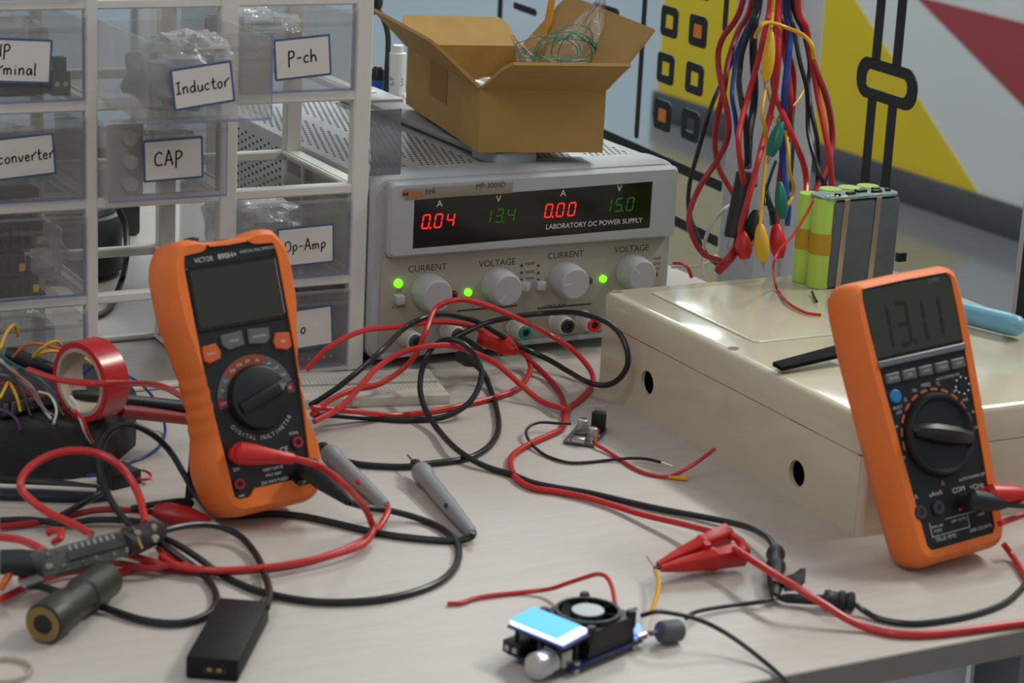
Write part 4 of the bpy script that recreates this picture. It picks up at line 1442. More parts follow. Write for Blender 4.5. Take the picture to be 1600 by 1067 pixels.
grey_pr = M('probe_grey', '#8b8d91', .5, noise=.04)
probe('test_probe', (628, 704), (655, 733), (738, 834), .0068, grey_pr, 'grey test probe with bare needle lying on the open table', ink)
probe('test_probe', (480, 680), (512, 706), (603, 791), .0068, grey_pr, 'grey test probe half behind the orange meter, red lead at its end', red_clip)
wire('test_lead', [(739, 832, .008), (736, 839, .005), (712, 845, .0022), (672.5, 843, .0022), (617, 837, .0022), (570, 828, .0022), (519, 816, .0022), (470, 806, .0022), (420, 803, .0022), (370, 806, .0022), (335, 800, .0022), (308, 775, .008), (290, 745, .018), (268, 708, .028), (240, 680, .040), (205, 663, .048), (180, 668, .046), (162, 688, .040), (155, 715, .032), (160, 750, .022), (175, 785, .014), (198, 815, .012), (212, 828, .012)], RL, blk_ins, 'black lead from the grey probe running under the orange meter to the left loop', 'cable', n=10)
wire('test_lead', [(603, 791, .009), (606, 800, .007), (590, 826, .0024), (560, 848, .0024), (510, 868, .0024), (450, 883, .0024), (380, 890, .0024), (320, 892, .0024), (270, 888, .0024), (230, 882, .0024), (190, 893, .0024), (120, 892, .004), (60, 908, .004), (0, 937, .004)], RL, red_ins, 'red lead from the half-hidden probe crossing the table to the far left', 'cable', n=10)

# plugs in the left meter
jl = FL @ Vector((-.022, .0365, .0415))
pl = thing('red_plug', 'red angled plug pushed into the face of the left orange multimeter', 'plug', jl)
P0 = jl + (FL.to_3x3() @ Vector((0, 0, .010)))
P1 = at(405, 712, P0.y-.004)
P2 = at(462, 717, P0.y-.008)
MB().sweep(jl-jl, P0-jl, [(0, .0046), (1, .0070)], 16).build('plug_base', red_clip, pl)
MB().sweep(P0-jl+(P0-P1).normalized()*.004, P2-jl, [(0, .0042), (.07, .0070), (.3, .0066), (.6, .0046), (.95, .0034), (1, .0022)], 18).build('boot', red_clip, pl)
for i in range(4):
    t = .66+.08*i
    c = (P0*(1-t)+P2*t)-jl
    d = (P2-P0).normalized()*.0009
    MB().sweep(c-d, c+d, [(0, .0042-.0003*i), (1, .0041-.0003*i)], 14).build('strain_rib', red_dark, pl)
wire('test_lead', [P2, (500, 729, P2.y-.012), (538, 757, .050), (566, 788, .028), (580, 815, .012), (582, 832, .0066), (568, 850, .0066), (530, 864, .0066), (480, 876, .0066), (420, 886, .0066), (340, 891, .0066), (280, 884, .0066), (250, 868, .010)], RL, red_ins, 'red lead dropping from the meter plug and curling back left', 'cable', n=10)
jb = FL @ Vector((.0215, .0185, .0415))
pb = thing('black_plug', 'black angled plug pushed into the face of the left orange multimeter', 'plug', jb)
B0 = jb + (FL.to_3x3() @ Vector((0, 0, .009)))
B2 = at(545, 785, .016)
MB().sweep(jb-jb, B0-jb, [(0, .0046), (1, .0066)], 16).build('plug_base', black_soft, pb)
MB().sweep(B0-jb+(B0-B2).normalized()*.006, B2-jb, [(0, .0042), (.1, .0072), (.45, .0064), (.7, .0046), (1, .0024)], 16).build('boot', black_soft, pb)
wire('test_lead', [B2, (575, 793, .010), (615, 799, .0066), (660, 812, .0024), (696, 829, .0024), (715, 851, .0024), (714, 880, .0024), (692, 905, .0024), (650, 924, .0024), (590, 937, .0024), (520, 941, .0024), (460, 936, .0024), (400, 922, .0024), (350, 900, .0024), (310, 872, .008), (275, 850, .012), (245, 838, .012)], RL, blk_ins, 'black lead from the meter plug sweeping wide across the table front', 'cable', n=10)

# ------------------------------------------------------------------ left corner
foam = [(.20, 1.372), (.404, 1.306), (.420, 1.308), (.432, 1.318), (.463, 1.356), (.470, 1.375), (.470, 1.445), (.20, 1.450)]
mb = MB().prism([(x, y) for x, y in foam], 0, .034, 0, None, True, .004)
tag(mb.build('foam_block', M('foam_dark', '#29292b', .85, noise=.15, scale=120, bump=.4)), 'dark grey foam block under the wires and red tape roll', 'foam')
# tape roll
tc = at(150, 652, .034)
ax = (_r0*.62 + Vector((_f.x, _f.y, 0)).normalized()*.78).normalized()
cen = Vector((tc.x, tc.y, .034+.0262)) - ax*.004
tr = thing('tape_roll', 'red roll of electrical tape standing on the dark foam', 'tape', cen)
w = ax*.019
MB().sweep(-w*.5, w*.5, [(0, .0258), (.03, .0262), (.97, .0262), (1, .0258), (1, .0222), (0, .0222), (0, .0258)], 48, caps=False).build('tape', M('tape_red', '#b8262c', .25, noise=.04, spec=.6), tr)
MB().sweep(-w*.505, w*.505, [(0, .0222), (1, .0222), (1, .0196), (0, .0196), (0, .0222)], 48, caps=False).build('core', M('core_card', '#a89b8c', .7, noise=.12, scale=60), tr)

# boards and jumper wires on the foam
jb_ = thing('breakout_board', 'dark breakout board with pin rows lying on the foam', 'circuit board', at(55, 630, .036), .4)
MB().box(-.035, .022, -.012, .014, 0, .0016).build('board', pcb_black, jb_)
for k in range(8):
    MB().box(-.032+.0065*k, -.0295+.0065*k, -.010, -.008, .0016, .008).build('pin', metal, jb_)
MB().box(-.02, -.008, -.004, .006, .0016, .005, r=.0005).build('chip', black_pl, jb_)
MB().box(.004, .014, -.004, .006, .0016, .004, r=.0005).build('red_chip', M('chip_brown', '#6a2f22', .5), jb_)
jw = [
    ('yellow jumper wire arching at the top left by the lowest drawer', yel_ins, [(0, 545, .075), (10, 520, .080), (22, 508, .080), (28, 525, .070)], .0011),
    ('yellow jumper wire with a bent black tip above the tape roll', yel_ins, [(52, 557, .066), (68, 542, .075), (86, 533, .078), (95, 538, .074)], .0011),
    ('yellow jumper wire passing through behind the tape roll', yel_ins, [(52, 557, .062), (75, 549, .066), (100, 551, .062), (135, 562, .056), (165, 590, .045)], .0011),
    ('orange jumper wire over the black probe on the foam', orange_wire, [(20, 558, .062), (38, 541, .070), (60, 537, .072), (95, 546, .064), (140, 562, .052)], .0010),
    ('green jumper wire running across the foam to the tape roll', grn_ins, [(0, 553, .062), (18, 567, .060), (38, 577, .058), (65, 583, .054), (95, 600, .045), (108, 640, .040)], .0010),
    ('white jumper wire crossing the foam top', white_ins, [(0, 562, .056), (22, 580, .052), (42, 602, .047), (60, 628, .042), (80, 655, .036)], .0010),
    ('grey jumper wire beside the white one on the foam', M('grey_insulation', '#77777b', .45), [(0, 585, .052), (25, 592, .050), (50, 612, .046), (70, 640, .040), (85, 650, .036)], .0010),
    ('brown jumper wire low on the foam', M('brown_insulation', '#5a2f22', .5), [(0, 588, .048), (18, 598, .046), (40, 614, .042), (52, 640, .037)], .0010),
    ('purple jumper wire curled at the left on the foam', purple_ins, [(0, 640, .040), (14, 645, .042), (26, 656, .040), (32, 672, .034)], .0010),
    ('yellow jumper wire hanging short at the far left edge', yel_ins, [(0, 622, .046), (8, 606, .050), (14, 598, .052), (26, 620, .044), (32, 644, .037)], .0010),
    ('red jumper wire lying along the breakout board', red_dark, [(0, 600, .046), (28, 606, .046), (48, 618, .044), (58, 632, .038)], .0010),
    ('black jumper wire crossing over the breakout board', blk_ins, [(0, 570, .058), (20, 588, .056), (36, 615, .048), (48, 650, .037)], .0010),
    ('pink jumper wire in the tangle on the foam', M('pink_insulation', '#a86a6c', .45), [(8, 575, .056), (30, 588, .054), (50, 605, .050), (66, 632, .040)], .0010),
    ('teal jumper wire ending near the tape roll', M('teal_insulation', '#2c6470', .45), [(30, 575, .058), (58, 590, .054), (82, 612, .047), (96, 645, .037)], .0010),
    ('grey-white jumper wire ending at the foam edge by the roll', white_ins, [(60, 612, .047), (78, 618, .046), (88, 640, .042), (84, 662, .036)], .0009),
    ('short brown jumper wire left of the tape roll', M('tan_insulation', '#7a4a32', .5), [(62, 590, .052), (76, 612, .047), (88, 628, .042), (100, 650, .036)], .0009),
    ('blue wire coming out from behind the tape roll down to the table', blue_ins, [(130, 585, .060), (145, 573, .064), (160, 573, .064), (205, 590, .045), (232, 612, .030), (250, 640, .014), (258, 672, .0022), (250, 696, .0012), (228, 713, .0012), (205, 722, .0012), (180, 738, .0012), (135, 743, .0012)], .0010),
]
for lab, mt, pts, r in jw:
    wire('jumper_wire', pts, r, mt, lab, 'wire')
# white and red pair hanging over the foam edge
wire('jumper_wire', [(110, 620, .048), (120, 634, .046), (126, 655, .040), (136, 680, .030), (150, 702, .014)], .0012, white_ins, 'white wire of the pair hanging over the foam edge', 'wire')
wire('jumper_wire', [(118, 642, .044), (130, 655, .041), (138, 680, .030), (152, 702, .014)], .0012, red_ins, 'red wire of the pair hanging over the foam edge', 'wire')
# red lead across the tape roll
wire('test_lead', [(45, 578, .070), (80, 590, .078), (110, 596, .082), (150, 599, .084), (195, 599, .080), (235, 600, .070), (262, 607, .060), (284, 620, .046)], RL, red_ins, 'red lead stretched across the front of the tape roll', 'cable')
# pair of probe handles behind the roll
pk = thing('test_probe', 'black probe handle lying beside the tape roll towards the meter', 'probe', at(115, 612, .048))
p, q = at(113, 617, .047), at(296, 636, .030)
MB().sweep(p-pk.location, q-pk.location, [(0, .003), (.12, .0046), (.4, .0052), (.45, .0042), (1, .0040)], 14).build('grip', black_soft, pk)
pk = thing('test_probe', 'red probe handle lying under the black one beside the tape roll', 'probe', at(200, 645, .036))
p, q = at(188, 642, .040), at(298, 655, .022)
MB().sweep(p-pk.location, q-pk.location, [(0, .0040), (.2, .0044), (1, .0040)], 14).build('grip', M('probe_red_shaded', '#84191c', .45), pk)  # dark red, with the shade beside the roll put into the colour
pk = thing('test_probe', 'black probe handle lying across the foam at the upper left', 'probe', at(20, 552, .060))
p, q = at(8, 552, .062), at(92, 581, .050)
MB().sweep(p-pk.location, q-pk.location, [(0, .004), (.15, .0062), (.8, .0046), (1, .003)], 14).build('grip', black_soft, pk)
# ribbon and cables in front of the foam
wire('flat_cable', [(0, 771, .004), (40, 772, .004), (90, 774, .004), (140, 774, .004), (170, 771, .004)], .0042, M('navy_cable', '#20283a', .45), 'thick navy cable along the front of the foam', 'cable')
wire('flat_cable', [(0, 748, .006), (40, 752, .008), (90, 756, .008), (140, 763, .008), (160, 765, .007)], .0030, black_soft, 'black cable lying above the navy one', 'cable')
wire('flat_cable', [(0, 759, .0115), (60, 761, .0115), (120, 764, .0115), (150, 766, .0095)], .0013, white_ins, 'thin white cable on the navy one', 'cable')
cn = thing('connector', 'small black connector with a red loop right of the foam', 'connector', at(185, 757, 0), .3)
MB().box(-.010, .012, -.008, .010, 0, .010, r=.0008).build('housing', black_pl, cn)
MB().box(.004, .016, .010, .017, .001, .008, r=.0006).build('small_housing', black_pl, cn)
wire('jumper_wire', [(212, 737, .006), (224, 735, .006), (235, 741, .005), (233, 748, .004), (220, 749, .004), (208, 744, .005)], .0009, red_ins, 'thin red loop at the small black connector', 'wire')

# wire bundle and heat-shrunk converter at the lower left
def dev(p, z):
    return at(*p, z)


cv = thing('converter_board', 'converter board in clear heat-shrink with wires at both ends', 'circuit board', at(125, 870, .022))
a, b = at(62, 885, .020), at(192, 850, .026)
ex = (b-a).normalized()
ey = Vector((0, 0, 1)).cross(ex).normalized()
ez = ex.cross(ey)
ex2, ey2 = ex, (ey*.8+ez*.6).normalized()
cm = fm(a-cv.location, ex2, ey2)
L_ = (b-a).length
MB().box(0, L_, -.008, .008, 0, .0016, mat=cm).build('board', M('pcb_grey', '#3c4242', .4, noise=.4, scale=260), cv)
rnd = random.Random(11)
for k in range(9):
    MB().box(.018+.0036*k, .0195+.0036*k, .002, .0065, .0016, .0028, mat=cm).build('chip_leg', metal, cv)
MB().box(.016, .052, -.003, .003, .0016, .0036, r=.0004, mat=cm).build('chip', black_pl, cv)
for x, y, w in ((.012, .005, .003), (.012, -.005, .004), (.022, -.006, .003), (.030, -.0055, .004), (.040, -.006, .003), (.048, -.0055, .004), (.056, .006, .003), (.004, -.003, .006), (.006, .004, .004), (.058, .003, .005), (.066, -.003, .006), (.068, .004, .005)):
    MB().sweep((x, y, .0016), (x, y, .0045), [(0, w*.4), (.6, w*.35), (1, w*.1)], 8, mat=cm).build('solder_joint', metal, cv)
MB().box(.056, .0575, -.007, .007, .0016, .0024, mat=cm).build('gold_pad', brass, cv)
n = 16
mb = MB()
mb.loft([[cm @ Vector((x, .0105*math.cos(2*math.pi*j/n)*s, .001+.0062*math.sin(2*math.pi*j/n)*s)) for j in range(n)] for x, s in ((-.004, .8), (.004, 1), (.03, 1.03), (L_*.8, 1), (L_, .9))], 0, True, False, False)
mb.build('clear_sleeve', CLEAR('shrink_clear', '#fafaf8', '#cfcfcc', .03, .08, .20), cv)
hs1 = thing('heat_shrink', 'black heat-shrink at the right end of the converter board', 'sleeve', at(220, 843, .022))
MB().sweep(at(188, 852, .026)-hs1.location, at(250, 828, .016)-hs1.location, [(0, .0085), (.3, .0100), (.8, .0088), (1, .0048)], 16, sx=.8).build('sleeve', black_soft, hs1)
hs2 = thing('heat_shrink', 'black heat-shrink at the left end of the converter board', 'sleeve', at(30, 884, .020))
MB().sweep(at(0, 878, .022)-hs2.location, at(64, 880, .020)-hs2.location, [(0, .0082), (.5, .0090), (1, .0080)], 16, sx=.8).build('sleeve', black_soft, hs2)
wire('test_lead', [(143, 836, .020), (117, 820, .022), (73, 799, .024), (41, 774, .030), (32, 755, .036), (44, 733, .042), (68, 716, .046), (97, 706, .048), (127, 704, .048), (156, 709, .046), (180, 722, .042), (202, 745, .034), (217, 774, .026), (224, 800, .020), (227, 818, .018)], .0024, red_ins, 'red lead standing in a big loop in front of the foam', 'cable', n=10)
wire('test_lead', [(0, 839, .018), (30, 843, .020), (55, 853, .022), (70, 862, .023)], .0024, red_ins, 'short red lead soldered to the left end of the converter board', 'cable')
wire('test_lead', [(84, 848, .026), (94, 840, .030), (96, 830, .028), (84, 829, .026), (74, 833, .024)], .0022, red_ins, 'tight red wire bend over the converter board', 'wire')
wire('test_lead', [(0, 813, .004), (50, 812, .004), (100, 818, .004), (150, 812, .005), (210, 814, .006), (240, 822, .008)], RL, blk_ins, 'black lead lying flat behind the converter board', 'cable')
wire('test_lead', [(0, 823, .0030), (60, 816, .0030), (110, 806, .006), (150, 797, .008), (200, 797, .008), (240, 800, .006)], RL, red_dark, 'dark red lead lying flat behind the converter board', 'cable')
wire('test_lead', [(95, 806, .010), (120, 792, .012), (150, 775, .012), (165, 768, .010)], RL, blk_ins, 'short black lead slanting up to the cable by the foam', 'cable')
wire('test_lead', [(205, 795, .010), (240, 788, .012), (280, 783, .010), (298, 785, .006), (290, 792, .005), (260, 795, .008)], RL, black_soft, 'black lead bent back beside the red clip left of the meter', 'cable')
rc = thing('alligator_clip', 'red alligator clip lying flat at the foot of the left meter', 'clip', at(290, 808, .006))
MB().sweep(at(240, 797, .009)-rc.location, at(330, 814, .004)-rc.location, [(0, .0050), (.25, .0090), (.55, .0085), (.85, .0050), (1, .0020)], 14, sx=.7).build('boot', red_dark, rc)
MB().sweep(at(328, 813, .004)-rc.location, at(336, 815, .003)-rc.location, [(0, .0016), (1, .0008)], 8).build('jaw', metal, rc)
wire('test_lead', [(246, 832, .016), (275, 824, .016), (310, 819, .014), (345, 823, .010), (378, 840, .006), (402, 870, .004), (416, 905, .005), (421, 930, .008), (416, 950, .010)], RL, blk_ins, 'black lead arching from the heat-shrink to the small black box', 'cable', n=10)
wire('test_lead', [(240, 842, .016), (270, 862, .012), (300, 884, .006), (325, 906, .0026), (338, 932, .0026), (330, 955, .0026), (300, 970, .0026), (265, 974, .0026), (220, 968, .0026), (170, 952, .0030), (120, 935, .006), (70, 918, .010), (40, 915, .012)], RL, blk_ins, 'black lead in a flat loop before the connector barrel', 'cable', n=10)
wire('test_lead', [(246, 853, .012), (262, 870, .006), (290, 884, .0066), (250, 880, .0066), (205, 868, .010), (188, 864, .012)], RL, red_ins, 'red lead leaving the right end of the converter board', 'cable')
wire('test_lead', [(30, 905, .012), (80, 895, .012), (130, 889, .010), (180, 880, .010), (230, 888, .0066), (262, 884, .0066)], RL, red_dark, 'red lead lying under the converter board', 'cable')
# connector barrel
cbm = thing('connector_barrel', 'dark metal connector barrel with a brass-rimmed bore facing the camera', 'connector', at(70, 965, .011))
p, q = at(68, 975, .0115), at(165, 905, .0115)
MB().sweep(p-cbm.location, q-cbm.location, [(0, .0105), (.02, .0112), (.3, .0112), (.32, .0095), (.6, .0095), (.62, .0108), (1, .0105)], 24).build('barrel', M('barrel_dark', '#3b3c35', .45, .3, noise=.2, scale=90), cbm)
d = (q-p).normalized()
MB().sweep(p-cbm.location-d*.0008, p-cbm.location+d*.001, [(0, .0098), (0, .0056), (1, .0054)], 24, caps=False).build('brass_rim', M('brass_dull', '#8f7a4a', .45, .5, noise=.1), cbm)
MB().sweep(p-cbm.location-d*.0002, p-cbm.location+d*.0004, [(0, .0056), (1, .0056)], 20).build('bore', black_pl, cbm)
lug = MB().loft([[Vector((0, 0, 0)), Vector((.012, .004, .001)), Vector((.012, .004, .0025)), Vector((0, 0, .0015))], [Vector((.002, -.008, 0)), Vector((.013, -.005, .001)), Vector((.013, -.005, .0025)), Vector((.002, -.008, .0015))]], 0, False)
lug.build('solder_lug', metal, cbm, at(28, 912, .016)-cbm.location)
wire('jumper_wire', [(0, 921, .010), (8, 908, .014), (18, 893, .018), (28, 886, .020)], .0022, orange_wire, 'orange wire end at the far left edge of the table', 'wire')
# small black box with two gold contacts
bbx = thing('black_module', 'small black plastic box with two gold contacts at the table front', 'adapter', (.3677, .9954, 0), -.5818)
# local x = across the short end facing the camera, y = along the length
MB().box(-.001, .0262, 0, .080, 0, .0125, r=.0012).build('case', M('case_black', '#101012', .55, noise=.06, spec=.3), bbx)
MB().box(.008, .020, -.0004, .0006, .004, .0075).build('contact_slot', black_soft, bbx)
for x in (.0115, .0165):
    MB().box(x-.0012, x+.0012, -.0008, .0004, .0052, .0072, r=.0003).build('gold_contact', brass, bbx)
MB().sweep((.0215, .079, .0085), (.0225, .089, .0085), [(0, .0034), (1, .0024)], 12).build('strain_relief', black_soft, bbx)
# faint lid ring at the lower left corner
tag(MB().sweep(at(5, 1052, 0), at(5, 1052, 0)+Vector((0, 0, .003)), [(0, .0150), (1, .0150), (1, .0138), (0, .0138), (0, .0150)], 40, caps=False).build('clear_ring', CLEAR('ring_clear', '#efece6', '#cdc5b8', .5, .2, .3)), 'pale translucent ring lying at the lower left corner of the table', 'ring')

# dark reel and cable behind the cabinet
sp = thing('cable_reel', 'dark ribbed reel standing behind the open cabinet bays', 'reel', at(168, 440, .004))
o0 = sp.location
MB().sweep((-.02, .06, 0), (-.02, .06, .052), [(0, .050), (.04, .052), (.4, .050), (.8, .052), (.95, .050), (1, .044)], 40).build('drum', M('reel_dark', '#2c2c30', .55, noise=.15, scale=150), sp)
MB().sweep((-.02, .06, .052), (-.02, .06, .056), [(0, .046), (1, .044)], 40).build('top_flange', black_pl, sp)
dbx = MB().box(-.10, .03, .06, .16, 0, .085, r=.004).build('dark_case', black_pl, None, at(205, 395, .0))
tag(dbx, 'black case standing behind the dark reel', 'case')
wire('power_cable', [(184, 325, 1.73), (195, 350, 1.73), (198, 380, 1.72), (197, 405, 1.70), (192, 432, .010), (184, 455, .0035), (172, 480, .0035), (155, 492, .0035), (130, 494, .0035)], .0026, black_soft, 'black cable hanging behind the empty cabinet bays', 'cable')


# ------------------------------------------------------------------ centre and right foreground
# small converter board
sb = thing('boost_board', 'tiny converter board with silver capacitors left of the enclosure', 'circuit board', at(880, 692, .001))
bx_, by_ = (at(925, 698, .001)-at(880, 692, .001)), (at(893, 660, .001)-at(880, 692, .001))
ux_, uy_ = bx_.normalized(), by_
uy_ = (by_-ux_*by_.dot(ux_)).normalized()
sm = fm((0, 0, 0), ux_, uy_)
BL_, BW_ = bx_.length*1.05, .040
MB().box(0, BL_, 0, BW_, 0, .0016, mat=sm).build('board', M('pcb_grey_edge', '#4a4c4c', .4, noise=.4, scale=350), sb)
MB().box(.006, .015, -.0008, .006, .0016, .0048, r=.0005, mat=sm).build('usb_port', metal, sb)
for x, y, h, r in ((.008, .021, .0105, .0038), (.0175, .012, .0085, .0034)):
    c_ = MB().sweep((x, y, .0016), (x, y, .0016+h), [(0, r*1.05), (.12, r), (.2, r*.93), (.28, r), (.95, r), (1, r*.85)], 16, mat=sm).build('capacitor', M('cap_silver', '#b4b3b2', .35, .4, noise=.04), sb)
    MB().prism(ellipse(x, y, r*.8, r*.8, 12, 0, math.pi), .0016+h, .0018+h, 0, sm).build('polarity_mark', ink, c_)
MB().box(.005, .013, .009, .016, .0016, .0055, r=.0008, mat=sm).build('inductor', dark_grey, sb)
MB().box(.012, .022, .030, .034, .0016, .0150, r=.0005, mat=sm).build('regulator', black_pl, sb)
MB().box(.013, .021, .0335, .0347, .0150, .0190, mat=sm).build('regulator_tab', metal, sb)
for x, y in ((.003, .003), (.019, .003), (.020, .020), (.003, .030)):
    MB().sweep((x, y, .0016), (x, y, .0030), [(0, .0013), (1, .0004)], 8, mat=sm).build('solder_joint', metal, sb)
wire('thin_wire', [(892, 662, .0060), (868, 661, .0065), (845, 660, .0070), (829, 665, .0065), (822, 676, .0052), (830, 693, .0030), (850, 710, .0014), (880, 721, .0014), (905, 723, .0014), (950, 719, .0014), (985, 716, .0035), (1010, 717, .0042), (1032, 722, .0045)], .0011, blk_ins, 'thin black wire with bared end from the tiny converter board', 'wire')
wire('thin_wire', [(936, 672, .0040), (930, 682, .0038), (932, 694, .0030), (945, 702, .0022), (965, 715, .0014), (990, 731, .0014), (1015, 741, .0014), (1045, 744, .0020), (1070, 734, .0075), (1095, 718, .014), (1117, 701, .020)], .0013, red_ins, 'thin red wire curving from the tiny converter board towards the enclosure', 'wire')
tag(MB().sweep(at(1043, 744, .0018), at(1075, 748, .0018), [(0, .0012), (.1, .0018), (.9, .0018), (1, .0012)], 10).build('heat_shrink', yel_ins), 'tiny yellow sleeve lying under the thin red wire', 'sleeve')
tag(MB().sweep(at(1034, 722, .0045), at(1052, 728, .0030), [(0, .0006), (1, .0005)], 6).build('bare_strand', metal), 'bared silver strand at the end of the thin black wire', 'wire')


def sq(v):
    return abs(v)**.5*(1 if v > 0 else -1)


def alligator(label, tip, back, zt, zb, mat, roll=0.0, open_=.10, scale=1.0):
    """insulated clip: two tapering shells hinged in the middle, metal jaws in front"""
    a, b = at(*tip, zt), at(*back, zb)
    t = thing('alligator_clip', label, 'clip', a)
    x = (b-a).normalized()
    y = Vector((0, 0, 1)).cross(x).normalized()
    z = x.cross(y)
    y, z = y*math.cos(roll)+z*math.sin(roll), z*math.cos(roll)-y*math.sin(roll)
    L = (b-a).length
    m0 = fm((0, 0, 0), x, y)
    for s in (1, -1):
        rings = []
        for u, w, h, off in ((.06, .0014, .0012, .0012), (.30, .0034, .0022, .0026), (.60, .0046, .0032, .0042), (.62, .0052, .0036, .0044), (.66, .0052, .0036, .0046), (.68, .0047, .0033, .0048), (.98, .0056, .0040, .0062), (1.0, .0050, .0034, .0062)):
            w, h, off = w*scale, h*scale, off*scale
            rings.append([m0 @ Vector((u*L, s*off+h*sq(math.sin(q)), w*sq(math.cos(q)))) for q in [2*math.pi*k/16 for k in range(16)]])
        MB().loft(rings, 0, True).build('grip', mat, t)
        MB().loft([[m0 @ Vector((.20*L, s*.0026, .0012)), m0 @ Vector((.20*L, s*.0026, -.0012)), m0 @ Vector((.20*L, s*.0008, -.0012)), m0 @ Vector((.20*L, s*.0008, .0012))], [m0 @ Vector((0, s*.0008, .0008)), m0 @ Vector((0, s*.0008, -.0008)), m0 @ Vector((0, s*.0001, -.0008)), m0 @ Vector((0, s*.0001, .0008))]], 0, False).build('jaw', dark_grey, t)
    MB().sweep(m0 @ Vector((.60*L, 0, -.0062*scale)), m0 @ Vector((.60*L, 0, .0062*scale)), [(0, .0022), (1, .0022)], 10).build('hinge', mat, t)
    return t


alligator('red alligator clip gripping the yellow wire behind the fan module', (1022, 888), (1150, 850), .010, .014, red_clip, .35, .22, 1.35)
wire('test_lead', [(1120, 833, .018), (1140, 836, .019), (1158, 846, .019), (1160, 858, .017), (1152, 862, .016)], .0024, red_ins, 'short red loop of lead at the back of the red alligator clip', 'cable')
wire('test_lead', [(1148, 857, .018), (1180, 878, .018), (1215, 900, .020), (1250, 921, .018), (1290, 946, .012), (1325, 968, .006), (1360, 982, .0026), (1400, 990, .0026), (1450, 991, .0026), (1510, 985, .0026), (1570, 977, .0026), (1640, 968, .0026), (1720, 950, .0026), (1820, 925, .0026)], .0023, red_ins, 'red lead running from the red clip off the right edge along the table front', 'cable', n=10)
wire('thin_wire', [(1024, 892, .009), (1029, 905, .010), (1028, 925, .010), (1022, 945, .010), (1019, 957, .010)], .0014, yel_ins, 'short yellow wire held by the red alligator clip', 'wire')
tag(MB().tube([at(1010, 869, .012), at(1016, 877, .010), at(1022, 886, .009)], .0004, 6).build('wire_strand', red_ins), 'fine red strand at the tip of the red alligator clip', 'wire')

# black grabber standing on the table end
g1 = thing('test_grabber', 'black spring grabber with a grey thumb wing left of the right meter', 'clip', at(1212, 935, .004))
o0 = g1.location
p, q = at(1212, 858, .010), at(1211, 932, .006)
MB().sweep(p-o0, q-o0, [(0, .0036), (.06, .0052), (.12, .0058), (.16, .0046), (.34, .0046), (.36, .0060), (.42, .0060), (.45, .0050), (.8, .0046), (1, .0024)], 16).build('barrel', black_soft, g1)
MB().sweep(q-o0, at(1208, 938, .004)-o0, [(0, .0016), (1, .0007)], 8).build('hook', metal, g1)
wv = [at(1222, 906, .010), at(1240, 901, .014), at(1250, 893, .018), at(1259, 893, .018), at(1258, 905, .014), at(1246, 918, .010), at(1226, 919, .008)]
MB().loft([[v-o0+Vector((0, 0, .002)) for v in wv], [v-o0-Vector((0, 0, .002)) for v in wv]], 0, False).build('thumb_wing', M('wing_grey', '#56575b', .5), g1)
MB().sweep(at(1208, 905, .0115)-o0, at(1226, 908, .0115)-o0, [(0, .0020), (1, .0020)], 8).build('spring_pin', metal, g1)
g2 = thing('test_grabber', 'slim black mini grabber lying on the table beside the long red lead', 'clip', at(1230, 934, .005))
o0 = g2.location
p, q = at(1216, 934, .004), at(1337, 940, .0065)
MB().sweep(p-o0, q-o0, [(0, .0012), (.1, .0028), (.40, .0030), (.58, .0032), (.60, .0060), (.66, .0064), (.69, .0054), (.78, .0052), (.80, .0062), (.86, .0060), (.88, .0046), (.92, .0056), (.98, .0054), (1, .003)], 18).build('barrel', black_soft, g2)
MB().sweep(p-o0, at(1206, 932, .003)-o0, [(0, .0010), (1, .0005)], 8).build('hook', metal, g2)
wire('thin_lead', [(1336, 943, .0065), (1350, 954, .0035), (1375, 967, .0020), (1420, 974, .0020), (1470, 970, .0020), (1525, 959, .0020), (1570, 942, .0020), (1596, 920, .0020), (1618, 893, .0020), (1660, 872, .0020), (1740, 860, .0020)], .0018, blk_ins, 'black lead curving from the mini grabber off the right edge', 'cable', n=10)
wire('thin_wire', [(1072, 966, .006), (1085, 957, .005), (1110, 951, .0035), (1150, 945, .0030), (1185, 941, .0040), (1209, 936, .0045)], .0013, blk_ins, 'thin black wire joining the fan module to the grabbers', 'wire')

# leads of the right meter
ja, jv = FR @ Vector((.0070, .0300, .0330)), FR @ Vector((.0225, .0300, .0330))
nr = FR.to_3x3() @ Vector((0, 0, 1))
for nm, j, lab, mt, e_ in (('black_plug', ja, 'black angled plug in the face of the right multimeter', black_soft, (1572, 788)), ('red_plug', jv, 'red angled plug in the face of the right multimeter', red_clip, (1612, 772))):
    t = thing(nm, lab, 'plug', j)
    top_ = j+nr*.010
    e2 = at(*e_, top_.y-.004)
    MB().sweep((0, 0, 0), top_-j, [(0, .0046), (1, .0066)], 16).build('plug_base', mt, t)
    MB().sweep(top_-j+(top_-e2).normalized()*.005, e2-j, [(0, .0040), (.08, .0066), (.5, .0060), (.8, .0044), (1, .0026)], 16).build('boot', mt, t)
    wire('test_lead', [e2, e2+Vector((.03, -.006, -.004)), e2+Vector((.06, -.010, -.012)), Vector((e2.x+.10, e2.y-.008 if mt is black_soft else e2.y+.004, .004)), Vector((1.04, .935 if mt is black_soft else .955, .0024)), Vector((1.080, .925 if mt is black_soft else .945, .0024)), Vector((1.10, .92 if mt is black_soft else .94, -.02)), Vector((1.105, .92 if mt is black_soft else .94, -.25))], .002, blk_ins if mt is black_soft else red_ins, 'lead of the black plug leaving the right multimeter sideways' if mt is black_soft else 'lead of the red plug leaving the right multimeter sideways', 'cable')
wire('test_lead', [(1562, 818, .030), (1580, 811, .030), (1600, 804, .030), (1630, 796, .028), (1690, 800, .010), (1760, 810, .0024), (1840, 800, .0024)], .002, red_ins, 'red lead passing behind the lower right of the right meter', 'cable')
